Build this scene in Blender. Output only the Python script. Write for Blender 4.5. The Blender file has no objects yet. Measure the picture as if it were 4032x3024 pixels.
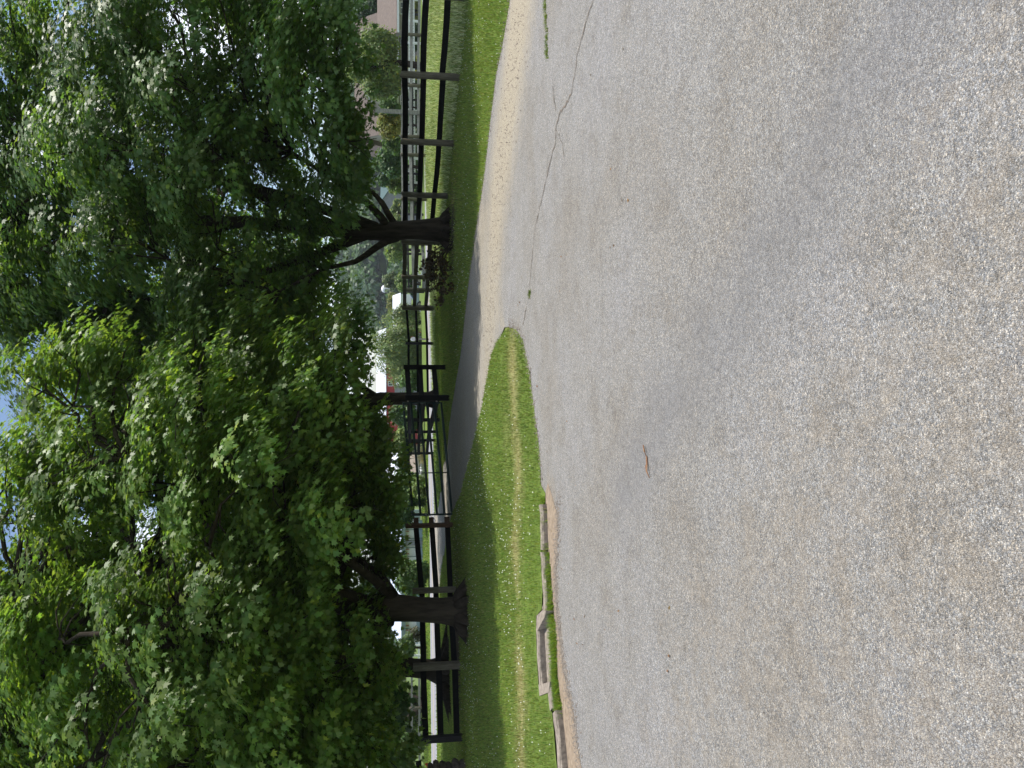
import bpy, bmesh, math, random
import numpy as np
from mathutils import Vector, Matrix
from mathutils.geometry import delaunay_2d_cdt
R = math.radians
rnd = random.Random(7)
rng = np.random.default_rng(11)
sc = bpy.context.scene
COL = sc.collection

# ------------------------------------------------------------------ camera (held on its side), world, sun
EYE = 1.55
PITCH = math.atan((2016-1560)/3028.0)
CP, SP = math.cos(PITCH), math.sin(PITCH)
cam_d = bpy.data.cameras.new('camera')
cam = bpy.data.objects.new('camera', cam_d); COL.objects.link(cam)
cam_d.sensor_fit = 'HORIZONTAL'; cam_d.sensor_width = 36; cam_d.lens = 27.04
cam_d.clip_start = 0.05; cam_d.clip_end = 6000
fv = Vector((0, CP, -SP)); uv = Vector((0, SP, CP)); rv = Vector((1, 0, 0))
m = Matrix.Identity(4)
for i in range(3):
    m[i][0] = -uv[i]; m[i][1] = rv[i]; m[i][2] = -fv[i]
m[2][3] = EYE
cam.matrix_world = m
sc.camera = cam

SUN_EL, SUN_AZ = R(64), R(64)          # azimuth measured from straight ahead towards the right
sdir = Vector((math.sin(SUN_AZ)*math.cos(SUN_EL), math.cos(SUN_AZ)*math.cos(SUN_EL), math.sin(SUN_EL)))
w = bpy.data.worlds.new('World'); sc.world = w; w.use_nodes = True
nt = w.node_tree; nt.nodes.clear()
sky = nt.nodes.new('ShaderNodeTexSky'); sky.sky_type = 'NISHITA'; sky.sun_disc = False
sky.sun_elevation = SUN_EL; sky.sun_rotation = SUN_AZ
sky.air_density = 1.0; sky.dust_density = 0.6; sky.ozone_density = 1.2
bg = nt.nodes.new('ShaderNodeBackground'); bg.inputs[1].default_value = 0.125
out = nt.nodes.new('ShaderNodeOutputWorld')
tcw = nt.nodes.new('ShaderNodeTexCoord')
cn = nt.nodes.new('ShaderNodeTexNoise'); cn.inputs['Scale'].default_value = 2.6; cn.inputs['Detail'].default_value = 8
cr = nt.nodes.new('ShaderNodeMapRange'); cr.inputs[1].default_value = 0.52; cr.inputs[2].default_value = 0.66
cm = nt.nodes.new('ShaderNodeMixRGB'); cm.inputs[2].default_value = (15, 15.2, 15.8, 1)
nt.links.new(tcw.outputs['Generated'], cn.inputs['Vector']); nt.links.new(cn.outputs[0], cr.inputs[0])
nt.links.new(cr.outputs[0], cm.inputs[0]); nt.links.new(sky.outputs[0], cm.inputs[1])
nt.links.new(cm.outputs[0], bg.inputs[0]); nt.links.new(bg.outputs[0], out.inputs[0])
sl = bpy.data.lights.new('sun', 'SUN'); sl.energy = 4.7; sl.angle = R(0.53); sl.color = (1, 0.955, 0.88)
so = bpy.data.objects.new('sun', sl); COL.objects.link(so)
so.rotation_euler = sdir.to_track_quat('Z', 'Y').to_euler()
sc.view_settings.view_transform = 'Standard'; sc.view_settings.look = 'None'
sc.view_settings.exposure = 0.27; sc.view_settings.gamma = 1
sc.cycles.max_bounces = 6; sc.cycles.diffuse_bounces = 3; sc.cycles.glossy_bounces = 2
sc.cycles.transmission_bounces = 4; sc.cycles.transparent_max_bounces = 4
sc.cycles.caustics_reflective = False; sc.cycles.caustics_refractive = False

# ------------------------------------------------------------------ maths helpers
def sm(a, b, x):
    t = np.clip((np.asarray(x, float)-a)/(b-a), 0, 1); return t*t*(3-2*t)
def terr(x, y):
    x = np.asarray(x, float); y = np.asarray(y, float)
    s = np.maximum(sm(26, 40, y-x), sm(36, 46, y-0.25*x*0.9))
    z = -0.42*s - 1.6*sm(54, 112, y-0.25*x)
    z = z + 0.012*np.sin(x*0.9+1)*np.sin(y*0.7)*sm(9, 14, y)
    return z
def ray(px, py):
    a = (1512-py)/3028.0; b = (2016-px)/3028.0
    k = CP+b*SP
    return a/k, (-SP+b*CP)/k
def at(px, py, d):
    X, Z = ray(px, py); return Vector((X*d, d, EYE+Z*d))
def G(px, py):
    X, Z = ray(px, py); z = 0.0; d = 10
    for _ in range(40):
        d = (z-EYE)/Z; z = 0.5*z+0.5*float(terr(X*d, d))
    return (X*d, d)
def Gz(px, py, h):
    X, Z = ray(px, py); d = 8.0
    for _ in range(30): d = 0.5*d+0.5*(h+float(terr(X*d, d))-EYE)/Z
    return (X*d, d)
def T(x, y): return float(terr(x, y))
def inpoly(x, y, poly):
    c = np.zeros(len(x), bool); n = len(poly)
    for i in range(n):
        x1, y1 = poly[i]; x2, y2 = poly[(i+1) % n]
        if y1 == y2: continue
        k = ((y1 > y) != (y2 > y)) & (x < (x2-x1)*(y-y1)/(y2-y1)+x1)
        c ^= k
    return c
def segdist(x, y, pl):
    d = np.full(len(x), 1e9)
    for (x1, y1), (x2, y2) in zip(pl[:-1], pl[1:]):
        vx, vy = x2-x1, y2-y1; L = vx*vx+vy*vy+1e-9
        t = np.clip(((x-x1)*vx+(y-y1)*vy)/L, 0, 1)
        d = np.minimum(d, np.hypot(x-x1-t*vx, y-y1-t*vy))
    return d

# ------------------------------------------------------------------ materials
def newmat(name):
    mt = bpy.data.materials.new(name); mt.use_nodes = True
    nt = mt.node_tree; b = nt.nodes['Principled BSDF']; return mt, nt, b
def N(nt, t, **kw):
    n = nt.nodes.new(t)
    for k, v in kw.items():
        if k in n.inputs: n.inputs[k].default_value = v
        else: setattr(n, k, v)
    return n
def ramp(nt, pts):
    n = nt.nodes.new('ShaderNodeValToRGB'); e = n.color_ramp.elements
    while len(e) < len(pts): e.new(0.5)
    for el, (p, c) in zip(e, pts): el.position = p; el.color = (*c, 1)
    return n
def simple(name, c1, c2=None, scale=3.0, rough=0.75, bump=0.0, stretch=(1, 1, 1), spec=0.3, metal=0.0, detail=6):
    mt, nt, b = newmat(name)
    b.inputs['Roughness'].default_value = rough; b.inputs['Specular IOR Level'].default_value = spec
    b.inputs['Metallic'].default_value = metal
    c2 = c2 or tuple(v*0.75 for v in c1)
    tc = N(nt, 'ShaderNodeTexCoord'); mp = N(nt, 'ShaderNodeMapping'); mp.inputs['Scale'].default_value = stretch
    no = N(nt, 'ShaderNodeTexNoise', Scale=scale, Detail=detail, Roughness=0.6)
    rp = ramp(nt, [(0.32, c2), (0.68, c1)])
    nt.links.new(tc.outputs['Object'], mp.inputs[0]); nt.links.new(mp.outputs[0], no.inputs['Vector'])
    nt.links.new(no.outputs[0], rp.inputs[0]); nt.links.new(rp.outputs[0], b.inputs['Base Color'])
    if bump:
        bp = N(nt, 'ShaderNodeBump', Distance=bump); bp.inputs['Strength'].default_value = 1
        nt.links.new(no.outputs[0], bp.inputs['Height']); nt.links.new(bp.outputs[0], b.inputs['Normal'])
    return mt
def leafmat(name, trans=0.48, gloss=0.3, rough=0.45, tmul=(1.9, 1.9, 0.75)):
    mt = bpy.data.materials.new(name); mt.use_nodes = True; nt = mt.node_tree; nt.nodes.clear()
    at_ = N(nt, 'ShaderNodeAttribute', attribute_name='Col')
    pr = N(nt, 'ShaderNodeBsdfPrincipled'); pr.inputs['Roughness'].default_value = rough
    pr.inputs['Specular IOR Level'].default_value = gloss
    tr = N(nt, 'ShaderNodeBsdfTranslucent'); mul = N(nt, 'ShaderNodeMixRGB', blend_type='MULTIPLY')
    mul.inputs[0].default_value = 1; mul.inputs[2].default_value = (*tmul, 1)
    mx = N(nt, 'ShaderNodeMixShader'); mx.inputs[0].default_value = trans
    o = N(nt, 'ShaderNodeOutputMaterial')
    nt.links.new(at_.outputs['Color'], pr.inputs['Base Color']); nt.links.new(at_.outputs['Color'], mul.inputs[1])
    nt.links.new(mul.outputs[0], tr.inputs[0]); nt.links.new(pr.outputs[0], mx.inputs[1]); nt.links.new(tr.outputs[0], mx.inputs[2])
    nt.links.new(mx.outputs[0], o.inputs[0])
    return mt
M = {}
M['leaf'] = leafmat('maple_leaf')
M['farleaf'] = leafmat('far_leaf', trans=0.3, gloss=0.25, rough=0.5, tmul=(1.6, 1.7, 0.9))
M['blade'] = leafmat('grass_blade', trans=0.4, gloss=0.3, rough=0.5, tmul=(1.3, 1.35, 0.8))
M['bark'] = simple('bark', (0.065, 0.052, 0.04), (0.022, 0.018, 0.014), 9, 0.95, 0.03, (1, 1, 0.16), 0.1)
M['boardblack'] = simple('black_board_paint_and_shade', (0.015, 0.0145, 0.015), (0.008, 0.008, 0.009), 14, 0.9, 0.003, (1, 1, 1), 0.1)  # black paint, with the boards' backlit shade put into the colour too
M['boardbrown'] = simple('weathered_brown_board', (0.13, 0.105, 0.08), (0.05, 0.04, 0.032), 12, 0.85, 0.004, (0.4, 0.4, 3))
M['postwood'] = simple('round_post_wood', (0.20, 0.18, 0.14), (0.09, 0.08, 0.06), 10, 0.85, 0.006, (3, 3, 0.4))
M['postdark'] = simple('dark_post_wood', (0.045, 0.042, 0.045), (0.018, 0.018, 0.02), 10, 0.8, 0.004, (3, 3, 0.4))
M['greyrail'] = simple('weathered_grey_rail', (0.36, 0.35, 0.34), (0.18, 0.175, 0.17), 9, 0.85, 0.004, (0.5, 0.5, 3))
M['redwood'] = simple('reddish_square_post', (0.15, 0.085, 0.055), (0.05, 0.03, 0.022), 14, 0.8, 0.004, (3, 3, 0.5))
M['gategreen'] = simple('green_gate_paint', (0.011, 0.036, 0.032), (0.008, 0.024, 0.022), 20, 0.35, 0, (1, 1, 1), 0.6)
M['steel'] = simple('chain_steel', (0.35, 0.33, 0.31), (0.16, 0.13, 0.11), 30, 0.45, 0, (1, 1, 1), 0.5, 0.7)
M['white'] = simple('white_paint', (0.80, 0.81, 0.82), (0.66, 0.67, 0.68), 5, 0.5)
M['whiteroof'] = simple('white_metal_roof', (0.82, 0.84, 0.88), (0.70, 0.73, 0.80), 1.2, 0.4, 0, (1, 1, 1), 0.5)
M['concrete'] = simple('old_concrete', (0.35, 0.30, 0.245), (0.16, 0.135, 0.11), 22, 0.95, 0.006)
M['dirt'] = simple('brown_dirt', (0.33, 0.26, 0.19), (0.19, 0.145, 0.10), 20, 1.0, 0.006)
M['yellowline'] = simple('yellow_road_paint', (0.72, 0.55, 0.20), (0.6, 0.46, 0.2), 8, 0.7)
M['whiteline'] = simple('white_road_paint', (0.80, 0.80, 0.80), (0.62, 0.62, 0.62), 8, 0.7)
M['glass'] = simple('window_glass', (0.05, 0.07, 0.09), (0.03, 0.04, 0.05), 3, 0.1, 0, (1, 1, 1), 0.8)
M['shingle'] = simple('brown_shingles', (0.20, 0.16, 0.135), (0.13, 0.105, 0.09), 4, 0.9, 0.02, (1, 1, 5))
M['siding'] = simple('tan_siding', (0.36, 0.33, 0.30), (0.29, 0.265, 0.24), 1.5, 0.8, 0, (1, 1, 1))
M['siding2'] = simple('beige_siding', (0.60, 0.56, 0.50), (0.52, 0.48, 0.42), 1.5, 0.8)
M['grey'] = simple('grey_wall', (0.26, 0.27, 0.30), (0.20, 0.21, 0.23), 1.5, 0.8)
M['redwall'] = simple('red_barn_board', (0.42, 0.06, 0.055), (0.30, 0.04, 0.04), 2, 0.8, 0, (4, 4, 0.4))
M['greenroof'] = simple('green_metal_roof', (0.045, 0.10, 0.09), (0.035, 0.08, 0.075), 2, 0.5)
M['siloblock'] = simple('silo_stave', (0.28, 0.255, 0.24), (0.22, 0.20, 0.19), 3, 0.85, 0, (1, 1, 6))
M['poly'] = simple('greenhouse_film', (0.62, 0.70, 0.80), (0.50, 0.58, 0.70), 2.2, 0.35, 0, (6, 1, 0.2), 0.5)
M['gutter'] = simple('greygreen_gutter', (0.22, 0.28, 0.26), (0.17, 0.22, 0.21), 2, 0.6)
M['aqua'] = simple('pale_blue_skirt', (0.32, 0.42, 0.46), (0.26, 0.35, 0.40), 2, 0.6)
M['pinkpanel'] = simple('red_shelf_stripe', (0.55, 0.25, 0.22), (0.45, 0.2, 0.18), 6, 0.7)
M['tan'] = simple('tan_wall', (0.62, 0.46, 0.31), (0.52, 0.38, 0.25), 2, 0.8)
M['thatch'] = simple('brown_thatch', (0.32, 0.27, 0.22), (0.2, 0.165, 0.13), 6, 1.0, 0.02, (1, 1, 4))
M['straw'] = simple('straw', (0.55, 0.45, 0.28), (0.35, 0.27, 0.16), 12, 1.0, 0.03)
M['carpaint'] = simple('silver_blue_car_paint', (0.30, 0.36, 0.46), (0.28, 0.34, 0.43), 1, 0.25, 0, (1, 1, 1), 0.6, 0.3)
M['rubber'] = simple('black_rubber', (0.02, 0.02, 0.02), None, 4, 0.8)
M['stone'] = simple('dark_field_stone', (0.16, 0.135, 0.12), (0.06, 0.05, 0.045), 9, 0.9, 0.03)
M['redflower'] = simple('red_petals', (0.65, 0.03, 0.05), (0.5, 0.02, 0.03), 9, 0.7)
M['petal'] = simple('clover_white', (0.75, 0.76, 0.62), (0.6, 0.62, 0.45), 9, 0.8)
M['stick'] = simple('dead_stick', (0.42, 0.25, 0.13), (0.20, 0.09, 0.05), 30, 0.8, 0, (1, 1, 1))
M['yellow'] = simple('yellow_plastic', (0.75, 0.5, 0.05), None, 4, 0.5)

# asphalt: loose stone chip in bitumen, with attributes: dust (pale gravel film, also a painted warm lift of the shaded drive), brown (washed dirt), crack
def asphalt_mat():
    mt, nt, b = newmat('worn_asphalt'); L = nt.links.new
    b.inputs['Roughness'].default_value = 0.85; b.inputs['Specular IOR Level'].default_value = 0.35
    tc = N(nt, 'ShaderNodeTexCoord')
    wn = N(nt, 'ShaderNodeTexNoise', Scale=60.0, Detail=2.0)
    wm = N(nt, 'ShaderNodeVectorMath', operation='SCALE'); wm.inputs['Scale'].default_value = 0.006
    wa = N(nt, 'ShaderNodeVectorMath', operation='ADD')
    L(tc.outputs['Object'], wn.inputs['Vector']); L(wn.outputs['Color'], wm.inputs[0])
    L(tc.outputs['Object'], wa.inputs[0]); L(wm.outputs[0], wa.inputs[1])
    v1 = N(nt, 'ShaderNodeTexVoronoi', Scale=205.0); v2 = N(nt, 'ShaderNodeTexVoronoi', Scale=400.0)
    L(wa.outputs[0], v1.inputs['Vector']); L(wa.outputs[0], v2.inputs['Vector'])
    s1 = N(nt, 'ShaderNodeSeparateColor'); s2 = N(nt, 'ShaderNodeSeparateColor')
    L(v1.outputs['Color'], s1.inputs[0]); L(v2.outputs['Color'], s2.inputs[0])
    r1 = ramp(nt, [(0.0, (0.05, 0.05, 0.052)), (0.35, (0.15, 0.15, 0.15)), (0.62, (0.235, 0.232, 0.228)), (0.84, (0.33, 0.32, 0.30)), (1.0, (0.66, 0.64, 0.60))])
    r2 = ramp(nt, [(0.0, (0.06, 0.06, 0.062)), (0.5, (0.21, 0.208, 0.205)), (0.85, (0.34, 0.335, 0.32)), (1.0, (0.62, 0.60, 0.58))])
    L(s1.outputs[0], r1.inputs[0]); L(s2.outputs[0], r2.inputs[0])
    mx = N(nt, 'ShaderNodeMixRGB'); mx.inputs[0].default_value = 0.45
    L(r1.outputs[0], mx.inputs[1]); L(r2.outputs[0], mx.inputs[2])
    # per-stone hue
    hue = ramp(nt, [(0.0, (1.06, 0.97, 0.86)), (0.5, (1, 1, 1)), (1.0, (0.93, 0.98, 1.07))])
    L(s1.outputs[1], hue.inputs[0])
    hm = N(nt, 'ShaderNodeMixRGB', blend_type='MULTIPLY'); hm.inputs[0].default_value = 1
    L(mx.outputs[0], hm.inputs[1]); L(hue.outputs[0], hm.inputs[2])
    # large patches
    n1 = N(nt, 'ShaderNodeTexNoise', Scale=0.55, Detail=7.0, Roughness=0.6)
    n2 = N(nt, 'ShaderNodeTexNoise', Scale=3.3, Detail=6.0, Roughness=0.6)
    L(tc.outputs['Object'], n1.inputs['Vector']); L(tc.outputs['Object'], n2.inputs['Vector'])
    p1 = ramp(nt, [(0.3, (1.00, 0.93, 0.82)), (0.5, (1.12, 1.10, 1.055)), (0.7, (1.20, 1.20, 1.22))])
    p2 = ramp(nt, [(0.28, (0.86, 0.83, 0.79)), (0.5, (1.0, 1.0, 1.0)), (0.75, (1.07, 1.06, 1.05))])
    L(n1.outputs[0], p1.inputs[0]); L(n2.outputs[0], p2.inputs[0])
    q1 = N(nt, 'ShaderNodeMixRGB', blend_type='MULTIPLY'); q1.inputs[0].default_value = 1
    q2 = N(nt, 'ShaderNodeMixRGB', blend_type='MULTIPLY'); q2.inputs[0].default_value = 1
    L(hm.outputs[0], q1.inputs[1]); L(p1.outputs[0], q1.inputs[2]); L(q1.outputs[0], q2.inputs[1]); L(p2.outputs[0], q2.inputs[2])
    # attributes
    a = N(nt, 'ShaderNodeAttribute', attribute_name='Col'); sa = N(nt, 'ShaderNodeSeparateColor'); L(a.outputs['Color'], sa.inputs[0])
    n3 = N(nt, 'ShaderNodeTexNoise', Scale=7.0, Detail=8.0, Roughness=0.7); L(tc.outputs['Object'], n3.inputs['Vector'])
    def masked(sock, lo, hi):
        ad = N(nt, 'ShaderNodeMath', operation='ADD'); L(sock, ad.inputs[0]); L(n3.outputs[0], ad.inputs[1])
        mr = N(nt, 'ShaderNodeMapRange'); mr.inputs[1].default_value = lo; mr.inputs[2].default_value = hi
        L(ad.outputs[0], mr.inputs[0]); return mr.outputs[0]
    dmask = masked(sa.outputs[0], 0.62, 1.35); bmask = masked(sa.outputs[1], 0.75, 1.25); smask = masked(sa.outputs[2], 0.55, 1.6)
    d1 = ramp(nt, [(0.0, (0.21, 0.18, 0.13)), (0.5, (0.37, 0.32, 0.235)), (1.0, (0.57, 0.50, 0.38))]); L(s2.outputs[0], d1.inputs[0])
    b1 = ramp(nt, [(0.0, (0.19, 0.155, 0.115)), (1.0, (0.42, 0.36, 0.28))]); L(s2.outputs[0], b1.inputs[0])
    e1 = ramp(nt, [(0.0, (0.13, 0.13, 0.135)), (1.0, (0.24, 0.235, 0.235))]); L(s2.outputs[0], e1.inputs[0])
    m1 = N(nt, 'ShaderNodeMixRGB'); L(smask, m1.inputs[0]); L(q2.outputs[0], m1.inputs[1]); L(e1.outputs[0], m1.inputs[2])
    m2 = N(nt, 'ShaderNodeMixRGB'); L(dmask, m2.inputs[0]); L(m1.outputs[0], m2.inputs[1]); L(d1.outputs[0], m2.inputs[2])
    m3 = N(nt, 'ShaderNodeMixRGB'); L(bmask, m3.inputs[0]); L(m2.outputs[0], m3.inputs[1]); L(b1.outputs[0], m3.inputs[2])
    n4 = N(nt, 'ShaderNodeTexNoise', Scale=22.0, Detail=6.0, Roughness=0.75); L(tc.outputs['Object'], n4.inputs['Vector'])
    p4 = ramp(nt, [(0.33, (0.78, 0.77, 0.75)), (0.5, (1, 1, 1)), (0.68, (1.15, 1.15, 1.14))]); L(n4.outputs[0], p4.inputs[0])
    m4 = N(nt, 'ShaderNodeMixRGB', blend_type='MULTIPLY'); m4.inputs[0].default_value = 1; L(m3.outputs[0], m4.inputs[1]); L(p4.outputs[0], m4.inputs[2])
    L(m4.outputs[0], b.inputs['Base Color'])
    bp = N(nt, 'ShaderNodeBump', Distance=0.006); bp.inputs['Strength'].default_value = 0.9; bp.invert = True
    L(v1.outputs['Distance'], bp.inputs['Height']); L(bp.outputs[0], b.inputs['Normal'])
    return mt
M['asphalt'] = asphalt_mat()
M['crack'] = simple('crack_grit', (0.24, 0.20, 0.16), (0.10, 0.085, 0.07), 40, 1.0, 0.004)
def road_mat():
    return simple('public_road_asphalt', (0.30, 0.30, 0.32), (0.24, 0.24, 0.255), 6, 0.8)
M['road'] = road_mat()
def ground_mat():
    mt, nt, b = newmat('turf_ground'); L = nt.links.new
    b.inputs['Roughness'].default_value = 1.0; b.inputs['Specular IOR Level'].default_value = 0.05
    tc = N(nt, 'ShaderNodeTexCoord'); a = N(nt, 'ShaderNodeAttribute', attribute_name='Col')
    n1 = N(nt, 'ShaderNodeTexNoise', Scale=9.0, Detail=9.0, Roughness=0.75); L(tc.outputs['Object'], n1.inputs['Vector'])
    rp = ramp(nt, [(0.3, (0.45, 0.45, 0.45)), (0.5, (1, 1, 1)), (0.72, (1.5, 1.45, 1.3))]); L(n1.outputs[0], rp.inputs[0])
    mx = N(nt, 'ShaderNodeMixRGB', blend_type='MULTIPLY'); mx.inputs[0].default_value = 1
    L(a.outputs['Color'], mx.inputs[1]); L(rp.outputs[0], mx.inputs[2]); L(mx.outputs[0], b.inputs['Base Color'])
    bp = N(nt, 'ShaderNodeBump', Distance=0.03); L(n1.outputs[0], bp.inputs['Height']); L(bp.outputs[0], b.inputs['Normal'])
    return mt
M['ground'] = ground_mat()

# ------------------------------------------------------------------ object helpers
def tag(o, label=None, cat=None, group=None, kind=None):
    if label: o['label'] = label
    if cat: o['category'] = cat
    if group: o['group'] = group
    if kind: o['kind'] = kind
    return o
def link(name, me, mat, parent=None, smooth=False):
    o = bpy.data.objects.new(name, me); COL.objects.link(o)
    if mat is not None:
        for mm in (mat if isinstance(mat, (list, tuple)) else [mat]): me.materials.append(mm)
    if parent is not None: o.parent = parent
    if smooth: me.polygons.foreach_set('use_smooth', np.ones(len(me.polygons), bool))
    return o
def empty(name, loc, label=None, cat=None, group=None, rz=0):
    o = bpy.data.objects.new(name, None); COL.objects.link(o); o.location = loc; o.rotation_euler = (0, 0, rz)
    o.empty_display_size = 0.2
    return tag(o, label, cat, group)
def npmesh(name, V, nper, cols=None):
    """V: (n*nper,3) array, one polygon per nper vertices"""
    V = np.ascontiguousarray(V, dtype=np.float32); nv = len(V); nf = nv//nper
    me = bpy.data.meshes.new(name)
    me.vertices.add(nv); me.vertices.foreach_set('co', V.ravel())
    me.loops.add(nv); me.loops.foreach_set('vertex_index', np.arange(nv, dtype=np.int32))
    me.polygons.add(nf); me.polygons.foreach_set('loop_start', np.arange(0, nv, nper, dtype=np.int32))
    me.polygons.foreach_set('loop_total', np.full(nf, nper, dtype=np.int32))
    if cols is not None:
        ca = me.color_attributes.new('Col', 'FLOAT_COLOR', 'POINT')
        c = np.ones((nv, 4), np.float32); c[:, :3] = np.repeat(cols, nper, axis=0)
        ca.data.foreach_set('color', c.ravel())
    me.update(calc_edges=True); me.validate()
    return me
class MB:
    def __init__(s): s.v = []; s.f = []; s.mi = []
    def add(s, vs, fs, mi=0):
        n = len(s.v); s.v += [tuple(v) for v in vs]; s.f += [tuple(i+n for i in f) for f in fs]; s.mi += [mi]*len(fs)
    def box(s, c, dim, rz=0, mi=0, rx=0, ry=0):
        m = Matrix.Translation(c) @ Matrix.Rotation(rz, 4, 'Z') @ Matrix.Rotation(ry, 4, 'Y') @ Matrix.Rotation(rx, 4, 'X')
        x, y, z = dim[0]/2, dim[1]/2, dim[2]/2
        vs = [m @ Vector(p) for p in ((-x,-y,-z),(x,-y,-z),(x,y,-z),(-x,y,-z),(-x,-y,z),(x,-y,z),(x,y,z),(-x,y,z))]
        s.add(vs, [(0,3,2,1),(4,5,6,7),(0,1,5,4),(1,2,6,5),(2,3,7,6),(3,0,4,7)], mi)
    def beam(s, a, b, wdt, hgt, mi=0, bend=0.0):
        a, b = Vector(a), Vector(b); d = (b-a); L = d.length; d.normalize()
        side = Vector((d.y, -d.x, 0)).normalized() if abs(d.z) < 0.99 else Vector((1, 0, 0)); up = side.cross(d).normalized()
        vs = []
        for k, p in enumerate((a, a.lerp(b, .33), a.lerp(b, .67), b)):
            o = up*(bend if k in (1, 2) else 0)
            for sx, sz in ((-1,-1),(1,-1),(1,1),(-1,1)): vs.append(p+o+side*sx*wdt/2+up*sz*hgt/2)
        fs = [(0,3,2,1),(12,13,14,15)]
        for k in range(3):
            for i in range(4): fs.append((4*k+i, 4*k+(i+1)%4, 4*k+4+(i+1)%4, 4*k+4+i))
        s.add(vs, fs, mi)
    def tube(s, pts, rads, seg=10, mi=0, wob=0.0, caps=True):
        pts = [Vector(p) for p in pts]; n = len(pts); vs = []; ref = Vector((1, 0.13, 0))
        ph = rnd.random()*6
        for i, p in enumerate(pts):
            t = (pts[min(i+1, n-1)]-pts[max(i-1, 0)]).normalized()
            if abs(t.dot(ref)) > 0.95: ref = Vector((0, 1, 0.1))
            a = (ref-t*ref.dot(t)).normalized(); b = t.cross(a)
            for k in range(seg):
                an = 2*math.pi*k/seg
                r = rads[i]*(1+wob*math.sin(an*3+ph+i*0.35)+wob*0.6*math.sin(an*7+ph*2-i*0.2))
                vs.append(p+a*math.cos(an)*r+b*math.sin(an)*r)
        fs = []
        for i in range(n-1):
            for k in range(seg): fs.append((i*seg+k, i*seg+(k+1)%seg, (i+1)*seg+(k+1)%seg, (i+1)*seg+k))
        if caps: fs.append(tuple(range(seg-1, -1, -1))); fs.append(tuple((n-1)*seg+k for k in range(seg)))
        s.add(vs, fs, mi)
    def poly(s, pts, mi=0): s.add(pts, [tuple(range(len(pts)))], mi)
    def prism(s, pts, dvec, mi=0):
        n = len(pts); d = Vector(dvec); vs = [Vector(p) for p in pts]+[Vector(p)+d for p in pts]
        s.add(vs, [tuple(range(n-1, -1, -1)), tuple(range(n, 2*n))]+[(i, (i+1)%n, n+(i+1)%n, n+i) for i in range(n)], mi)
    def build(s, name, mat, parent=None, smooth=False, origin=None):
        me = bpy.data.meshes.new(name); me.from_pydata(s.v, [], s.f)
        bm = bmesh.new(); bm.from_mesh(me); bmesh.ops.recalc_face_normals(bm, faces=bm.faces); bm.to_mesh(me); bm.free()
        o = link(name, me, mat, None, smooth)
        if isinstance(mat, (list, tuple)) and len(mat) > 1: me.polygons.foreach_set('material_index', np.array(s.mi, dtype=np.int32))
        if parent is not None:
            o.parent = parent; o.matrix_parent_inverse = Matrix.Identity(4)
            # geometry is given in world space: bring it into the parent's space
            pm = Matrix.Translation(parent.location) @ parent.rotation_euler.to_matrix().to_4x4()
            if parent.parent is None: me.transform(pm.inverted())
        elif origin is not None:
            me.transform(Matrix.Translation(-Vector(origin))); o.location = origin
        me.update()
        return o
def child_np(name, V, nper, cols, mat, parent):
    V = np.asarray(V)-np.array(parent.location)
    return link(name, npmesh(name, V, nper, cols), mat, parent)
def sheet(name, poly, off, mat, step, colfn=None, label=None, kind='structure', jit=0.0, zf=None):
    """drape a polygon over the terrain"""
    P = []
    for i in range(len(poly)):
        a, b = np.array(poly[i]), np.array(poly[(i+1) % len(poly)]); n = max(1, int(np.hypot(*(b-a))/(step*1.5)))
        n = min(n, 60)
        for k in range(n): P.append(tuple(a+(b-a)*k/n))
    if jit: P = [(a+rnd.gauss(0, jit), b+rnd.gauss(0, jit)) for a, b in P]
    nb = len(P); A = np.array(P); x0, y0 = A.min(0); x1, y1 = A.max(0)
    gx, gy = np.meshgrid(np.arange(x0, x1, step), np.arange(y0, y1, step)); gx = gx.ravel(); gy = gy.ravel()
    gx = gx+rng.uniform(-.2, .2, len(gx))*step; gy = gy+rng.uniform(-.2, .2, len(gy))*step
    k = inpoly(gx, gy, P); gx, gy = gx[k], gy[k]
    dd = segdist(gx, gy, P+[P[0]]); gx, gy = gx[dd > step*.35], gy[dd > step*.35]
    pts = [Vector(p) for p in P]+[Vector((a, b)) for a, b in zip(gx, gy)]
    vo, eo, fo, *_ = delaunay_2d_cdt(pts, [], [list(range(nb))], 1, 1e-6)
    X = np.array([v.x for v in vo]); Y = np.array([v.y for v in vo])
    Z = (terr(X, Y)+off) if zf is None else zf(X, Y)
    me = bpy.data.meshes.new(name); me.from_pydata(list(zip(X.tolist(), Y.tolist(), Z.tolist())), [], fo)
    if colfn is not None:
        ca = me.color_attributes.new('Col', 'FLOAT_COLOR', 'POINT'); c = np.ones((len(X), 4), np.float32); c[:, :3] = colfn(X, Y)
        ca.data.foreach_set('color', c.ravel())
    bm = bmesh.new(); bm.from_mesh(me)
    for f in bm.faces:
        if f.normal.z < 0: f.normal_flip()
    bm.to_mesh(me); bm.free()
    o = link(name, me, mat, None, True); o['kind'] = kind
    if label: o['label'] = label
    return o

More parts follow.
